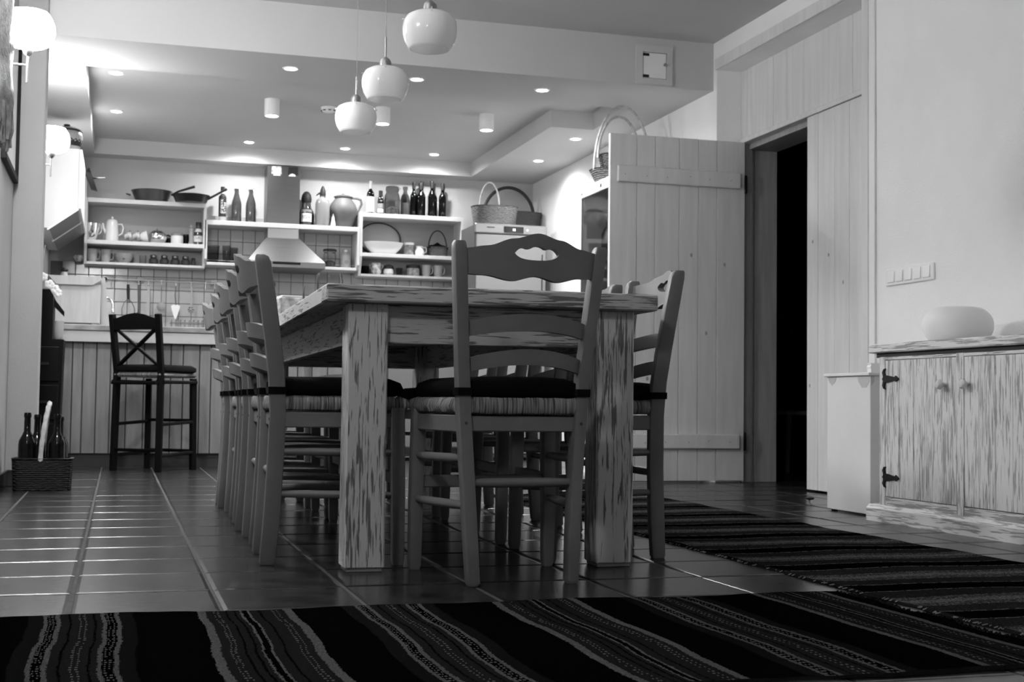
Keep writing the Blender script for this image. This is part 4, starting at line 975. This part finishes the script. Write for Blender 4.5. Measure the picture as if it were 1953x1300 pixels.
t = item('clear_bottle', 'clear glass bottle beside the row of dark wine bottles', 'bottle', 2.313, Z1-.004); lathe('body', [(.038, 0), (.040, .008), (.040, .14), (.032, .175), (.018, .20), (.016, .225), (.021, .23), (.021, .255)], 'grey_glass', t, 26); lathe('contents', [(.036, .003), (.037, .11), (.03, .115)], 'ceramic_dull', t, 22)
for k, (x, dy, h) in enumerate(((2.388, 0, .30), (2.436, -.045, .288), (2.468, .045, .318), (2.538, -.03, .315), (2.572, .05, .308), (2.632, -.03, .298), (2.655, .055, .296))):
    t = item('wine_bottle', 'black wine bottle on the right shelf, %s from the left' % ('first', 'second', 'third', 'fourth', 'fifth', 'sixth', 'seventh')[k], 'bottle', x, Z1-.004, 'wine bottles on the right shelf', YI+dy)
    lathe('body', BOT(.0322, h), 'dark_bottle', t, 24); lathe('capsule', [(.0145, h*.80), (.0170, h*.94), (.0170, h*.985), (.014, h+.001)], 'ink', t, 18)
# -- middle board of the right shelf
t = item('round_tray', 'round dark-rimmed tray leaning against the back of the right shelf', 'tray', 2.115, Z2-.008, y=11.208)
mt = Matrix.Translation((0, 0, .146)) @ Matrix.Rotation(R(80), 4, 'X')
lathe('plate', [(0, 0), (.138, 0), (.138, .004), (0, .004)], 'ceramic_dull', t, 40, sx=1.28, mtx=mt); lathe('rim', [(.136, -.002), (.147, -.002), (.147, .016), (.136, .016)], 'handle_dark', t, 40, caps=False, sx=1.28, mtx=mt)
t = item('white_bowl', 'wide white bowl in front of the round tray', 'bowl', 2.125, Z2-.008, y=YI-.04); lathe('bowl', [(0, 0), (.085, 0), (.10, .006), (.150, .060), (.170, .102), (.165, .103), (.145, .064), (.095, .012), (0, .008)], 'ceramic', t, 40, caps=False, sy=.56)
t = item('tea_tin', 'grey patterned tin with a pale lid on the right shelf', 'tin', 2.353, Z2-.008); lathe('body', [(.043, 0), (.044, .004), (.044, .095)], 'food_mid', t, 24); lathe('lid', [(.046, .094), (.046, .112), (.042, .115)], 'ceramic', t, 24)
t = item('creamer', 'small white creamer jug on the right shelf', 'jug', 2.438, Z2-.008, y=YI-.03); lathe('body', [(0, 0), (.028, 0), (.040, .02), (.040, .045), (.028, .07), (.031, .085), (.028, .085), (.024, .07), (0, .02)], 'ceramic', t, 24, caps=False); ear(t, .033, .025, .075, .028, .004, 'ceramic')
t = item('small_basket', 'small dark basket with a hoop handle on the right shelf', 'basket', 2.602, Z2-.008); bm = bmesh.new(); basket_mesh(bm, .175, .13, .085, .12, p=2.6); link('body', bm, 'wicker_mid', t, True, 50); tube('handle', [(.080*math.cos(a), 0, .075+.155*math.sin(a)) for a in [PI*k/16 for k in range(17)]], .006, 'handle_dark', t, 8)
prism('dark_cloth', [(-.085, .075), (.085, .07), (.07, .095), (.02, .105), (-.01, .125), (-.04, .105), (-.075, .10)], 1, -.045, .04, 'cushion', t)
# -- lower board of the right shelf
Z4 = 1.536
tumbler(1.975, Z4, .040, .07, 'grey tumbler on the lower right board, leftmost')
t = item('handled_pot', 'patterned pot with two handles on the lower right board', 'pot', 2.072, Z4); lathe('body', [(.034, 0), (.044, .02), (.045, .06), (.038, .09), (.04, .098)], 'pattern_pot', t, 24); ear(t, .042, .05, .085, .016, .004, 'ceramic_dull'); 
tube('handle', [(-.038, 0, .085), (-.058, 0, .082), (-.055, 0, .06), (-.042, 0, .05)], .004, 'ceramic_dull', t)
t = item('dark_lidded_jar', 'rounded pale jar with a domed dark lid on the lower right board', 'jar', 2.178, Z4); lathe('body', [(.030, 0), (.042, .015), (.043, .035), (.036, .055)], 'ceramic', t, 24); lathe('lid', [(.044, .055), (.046, .062), (.040, .080), (.02, .090)], 'ink', t, 24)
tumbler(2.272, Z4, .028, .066, 'small tumbler between the two dark-lidded jars', 'smoked_glass')
t = item('storage_jar', 'wide jar of pale pieces with a flat dark lid', 'jar', 2.392, Z4); lathe('body', [(.050, 0), (.053, .008), (.053, .065), (.048, .07)], 'food_mid', t, 26); lathe('lid', [(.058, .069), (.060, .074), (.060, .092), (.05, .097)], 'ink', t, 26)
mug(2.505, Z4, .098, .041, 'pale mug on the lower right board, left of two'); mug(2.609, Z4, .098, .041, 'pale mug on the lower right board, right of two')

# ---- utensil rail and what hangs from it
YR = 11.17
t = thing('utensil_rail', 'steel utensil rail with hooks on the tiled wall', 'rail', (0, 0, 0))
tube('rod', [(-.115, YR, 1.424), (.78, YR, 1.417)], .006, 'brushed', t); lathe('end_knob', [(.0, -.016), (.013, -.010), (.013, .006), (.006, .014)], 'ink', t, 14, mtx=Matrix.Translation((-.118, YR, 1.424)) @ Matrix.Rotation(-PI/2, 4, 'Y'))
for x in (.155, .74): tube('bracket', [(x, YR, 1.42), (x, YW-.006, 1.42)], .008, 'ink', t); box('bracket_plate', x-.028, x+.028, YR+.05, YW-.006, 1.405, 1.455, 'ceramic_dull', t, bev=.004)
tube('second_rod', [(-.10, YW-.02, 1.448), (.77, YW-.02, 1.441)], .003, 'brushed', t)
hx = (-.075, .060, .143, .218, .321, .434, .556, .668, .742)
for x in hx: tube('hook', [(x, YR-.008, 1.428), (x, YR-.012, 1.40), (x, YR-.014, 1.375), (x+.006, YR-.018, 1.368)], .002, 'brushed', t, 5)
YU = YR-.016
def ut(name, label, x): return thing(name, label, 'kitchen tool', (x, YU, 0), 0, 'utensils on the rail')
t = ut('potato_masher', 'wire masher with a black grip hanging from the rail', .060); tube('grip', [(0, 0, 1.385), (.001, 0, 1.34), (.003, 0, 1.265)], [.010, .012, .009], 'ink', t); tube('wire', [(.003, 0, 1.27), (-.028, 0, 1.235), (-.044, 0, 1.19), (-.044, 0, 1.10)], .003, 'steel', t, 6); tube('wire', [(.003, 0, 1.27), (.036, 0, 1.235), (.054, 0, 1.19), (.054, 0, 1.10)], .003, 'steel', t, 6)
t = ut('long_spoon', 'dark long-handled spoon hanging from the rail', .143); prism('handle', [(-.010, 1.385), (.010, 1.385), (.006, 1.20), (.008, 1.16), (-.006, 1.16), (-.005, 1.20)], 1, -.003, .003, 'pan_dark', t); lathe('spoon_bowl', [(.0, -.03), (.022, -.01), (.024, .008), (.008, .03)], 'pan_dark', t, 14, c=(.001, 0, 1.135), sy=.3)
t = ut('wooden_turner', 'pale slim turner hanging from the rail', .218); prism('blade', [(-.004, 1.38), (.004, 1.38), (.012, 1.345), (.014, 1.12), (-.012, 1.12), (-.008, 1.345)], 1, -.003, .003, 'ceramic_dull', t); lathe('eye', [(.0, -.004), (.006, -.002), (.006, .002), (0, .004)], 'steel', t, 10, c=(0, 0, 1.383))
t = ut('round_strainer', 'small round wire strainer hanging from the rail', .321); lathe('mesh_bowl', [(0, -.012), (.020, -.010), (.036, 0), (.036, .003), (.02, -.006), (0, -.008)], 'label_grey', t, 22, caps=False, mtx=Matrix.Translation((0, 0, 1.213)) @ Matrix.Rotation(-PI/2, 4, 'X')); tube('handle', [(0, 0, 1.248), (0, 0, 1.39)], .003, 'steel', t, 6)
t = ut('cake_server', 'bright white cake server hanging from the rail', .435); prism('blade', [(-.036, 1.222), (-.02, 1.232), (.02, 1.232), (.036, 1.222), (.030, 1.19), (.008, 1.125), (0, 1.112), (-.008, 1.125), (-.030, 1.19)], 1, -.002, .003, 'ceramic', t); tube('handle', [(.003, 0, 1.23), (-.006, 0, 1.31), (-.002, 0, 1.385)], .005, 'steel', t, 6)
t = ut('ornate_ladle', 'ornate flower-shaped ladle hanging from the rail', .558)
tube('handle', [(0, 0, 1.215), (.004, 0, 1.30), (0, 0, 1.385)], [.007, .011, .003], 'ceramic_dull', t, 6)
for k in range(6): lathe('petal', [(0, -.012), (.011, -.004), (.012, .004), (0, .010)], 'chrome', t, 10, caps=False, sy=.5, c=(.018*math.cos(k*PI/3), 0, 1.195+.018*math.sin(k*PI/3)))
lathe('centre', [(0, -.01), (.010, -.004), (.010, .004), (0, .008)], 'chrome', t, 10, caps=False, c=(0, -.004, 1.195))
t = thing('pot_holder', 'light floral oven cloth hanging at the right end of the rail', 'cloth', (.742, YU, 0), 0)
prism('cloth', [(-.04, 1.24), (-.02, 1.275), (0, 1.29), (.05, 1.25), (.075, 1.13), (.06, .985), (-.055, .985), (-.05, 1.10)], 1, -.006, .002, 'pattern_pot', t); tube('loop', [(-.02, -.003, 1.27), (0, -.003, 1.34), (.004, -.003, 1.372)], .002, 'ink', t, 5)
t = thing('ring_trivet', 'black ring trivet hanging on the tiles under the hood', 'trivet', (1.185, YW-.018, 1.428)); tube('ring', [(.050*math.cos(a), 0, .050*math.sin(a)) for a in [2*PI*k/28 for k in range(28)]], .010, 'ink', t, 8, closed=True); tube('hook', [(0, .0, .05), (0, .008, .07)], .003, 'steel', t, 5)
# ---- on the bar
t = thing('bread_box', 'white wooden bread box with a slanted lid on the bar', 'bread box', (-.302, 9.62, .957))
box('body', -.150, .170, 0, .26, .022, .29, 'bread_wood', t, bev=.003); box('foot', -.13, -.10, .01, .25, 0, .024, 'bread_wood', t); box('foot', .12, .15, .01, .25, 0, .024, 'bread_wood', t); box('drawer_gap', -.148, .12, -.001, .02, .004, .023, 'gap_dark', t)
prism('lid', [(-.172, .345), (.172, .345), (.172, .318), (.118, .285), (-.12, .285)], 1, -.022, .27, 'bread_wood', t)
t = thing('kitchen_tap', 'chrome kitchen tap behind the bread box', 'tap', (-.100, 9.93, .957)); lathe('base', [(.02, 0), (.02, .02), (.012, .03)], 'chrome', t, 16); tube('spout', [(0, 0, .02), (0, 0, .20), (.006, -.01, .225), (.03, -.02, .215), (.05, -.03, .185), (.055, -.03, .12)], .009, 'chrome', t); box('soap_bottle_shadow', -.0, .0, 0, 0, 0, 0, 'chrome', t) if False else None
t = thing('water_filter', 'grey upright panel beside the tap at the bread box end', 'splash panel', (-.105, 9.86, .957)); prism('panel', [(-.02, 0), (.04, 0), (.02, .18), (.0, .36), (-.03, .36)], 1, 0, .012, 'ceramic_dull', t); box('foot', -.03, .05, -.02, .03, 0, .012, 'ceramic_grey', t)
t = thing('dish_rack', 'low wire dish rack on the bar behind the stool', 'dish rack', (.48, 9.80, .957))
for y in (0, .16): tube('rail', [(-.13, y, .055), (.20, y, .055)], .003, 'steel', t, 6)
for k in range(11): tube('wire', [(-.12+k*.031, 0, .004), (-.12+k*.031, 0, .075), (-.12+k*.031, .16, .075), (-.12+k*.031, .16, .004)], .002, 'steel', t, 5)
t = thing('cooking_oil_can', 'small pale jug with a dark knob at the far left of the bar', 'jug', (-.385, 9.95, .957)); lathe('body', [(.05, 0), (.05, .30), (.03, .36), (.02, .40)], 'ceramic_grey', t, 20); lathe('knob', [(.02, .40), (.03, .415), (.012, .43)], 'ink', t, 14)

# ---- fridge, display fridge, baskets
t = thing('fridge', 'tall steel fridge with a small display at the top', 'fridge', (2.775, 10.50, 0))
box('cabinet', .004, .616, .03, .70, .02, 1.935, 'fridge_side', t, bev=.004); box('top_panel', 0, .62, 0, .04, 1.858, 1.940, 'fridge_steel', t, bev=.008)
box('door', .012, .612, -.002, .03, .62, 1.850, 'fridge_steel', t, bev=.006); box('door', .012, .612, -.002, .03, .05, .61, 'fridge_steel', t, bev=.006)
box('display', .245, .415, -.004, .004, 1.870, 1.922, 'display_black', t, bev=.002); box('display_digits', .320, .345, -.0055, -.003, 1.885, 1.905, 'ceramic', t); box('badge', .10, .165, -.003, .002, 1.905, 1.912, 'ink', t); lathe('power_button', [(.009, 0), (.009, .004)], 'ceramic', t, 14, mtx=Matrix.Translation((.448, -.001, 1.896)) @ Matrix.Rotation(PI/2, 4, 'X'))
box('seal', .575, .583, -.006, .0, .05, 1.70, 'ink', t)
t = thing('wicker_basket', 'light wicker basket with a thin hoop handle on the fridge, left one', 'basket', (2.985, 10.67, 1.941)); bm = bmesh.new(); basket_mesh(bm, .385, .27, .155, .10, p=2.6); link('body', bm, 'wicker_light', t, True, 50)
tube('handle', [(-.045+.062*math.cos(a), -.08+.16*(.5-.5*math.cos(a)), .15+.215*math.sin(a)) for a in [PI*k/20 for k in range(21)]], .008, 'handle_light', t, 8)
t = thing('wicker_basket', 'dark wicker basket with a big round handle on the fridge, right one', 'basket', (3.262, 10.985, 1.941)); bm = bmesh.new(); basket_mesh(bm, .455, .26, .165, .10, p=2.6); link('body', bm, 'wicker_mid', t, True, 50)
tube('handle', [(-.06+.225*math.cos(a), 0, .13+.255*math.sin(a)) for a in [PI*k/24 for k in range(25)]], .014, 'handle_dark', t, 10)
t = thing('display_fridge', 'white glass-fronted display fridge half hidden by the open door', 'display fridge', (2.90, 7.62, 0))
for n, (a, b, c, d) in enumerate(((0, .66, 1.815, 1.885), (0, .66, .10, .50), (.0, .03, .50, 1.815), (.63, .66, .50, 1.815))): box('front_frame', 0, .03, a, b, c, d, 'white_paint', t, bev=.003)
box('back', .55, .58, 0, .66, .10, 1.885, 'white_paint', t); box('side', .03, .58, .63, .66, .10, 1.885, 'white_paint', t); box('side', .03, .58, 0, .03, .10, 1.885, 'white_paint', t); box('top', .03, .58, 0, .66, 1.86, 1.885, 'white_paint', t); box('base', .03, .58, 0, .66, .02, .14, 'white_paint', t)
box('glass_door', .004, .010, .03, .63, .50, 1.815, 'pane_glass', t)
for z in (.80, 1.08, 1.38): box('wire_shelf', .035, .55, .03, .63, z, z+.012, 'fridge_steel', t)
box('sticker', -.002, .001, .21, .29, 1.818, 1.87, 'label', t); box('sticker_mark', -.003, -.001, .235, .262, 1.835, 1.858, 'ink', t); box('sticker', -.002, .001, .60, .625, 1.835, 1.85, 'label_grey', t)
for k, (y, h, m, s) in enumerate(((.36, .26, 'ceramic_dull', 'with a dark head'), (.50, .24, 'grey_glass', 'clear one'))):
    o = thing('bottle', 'siphon bottle inside the display fridge, ' + s, 'bottle', (3.05, 7.62+y, 1.392), 0, 'bottles in the display fridge'); lathe('body', [(.045, 0), (.05, .01), (.05, h*.75), (.03, h*.92), (.02, h)], m, o, 22); lathe('head', [(.021, h), (.024, h+.03), (.012, h+.075), (.004, h+.08)], 'ink' if k == 0 else 'grey_glass', o, 16)
t = thing('wicker_basket', 'light wicker basket with a tall thin handle behind the open door', 'basket', (3.09, 8.02, 1.886)); bm = bmesh.new(); basket_mesh(bm, .40, .30, .085, .22, p=2.4); link('body', bm, 'wicker_light', t, True, 50)
tube('handle', [(.195*math.cos(a), -.03, .08+.425*math.sin(a)) for a in [PI*k/24 for k in range(25)]], .0085, 'handle_light', t, 8)
t = thing('wicker_basket', 'smaller dark-lined basket nested in the light one behind the door', 'basket', (3.10, 8.03, 1.974)); bm = bmesh.new(); basket_mesh(bm, .30, .22, .10, .12, p=2.4); link('body', bm, 'wicker_mid', t, True, 50)
tube('handle', [(-.02+.145*math.cos(a), .0, .08+.275*math.sin(a)) for a in [PI*k/24 for k in range(25)]], .009, 'handle_light', t, 8)
bm = bmesh.new(); addlathe(bm, [(.0, .118), (.06, .112), (.10, .10), (.12, .085)], 18, sy=.7, caps=False); link('dark_cloth', bm, 'cushion', t, True)
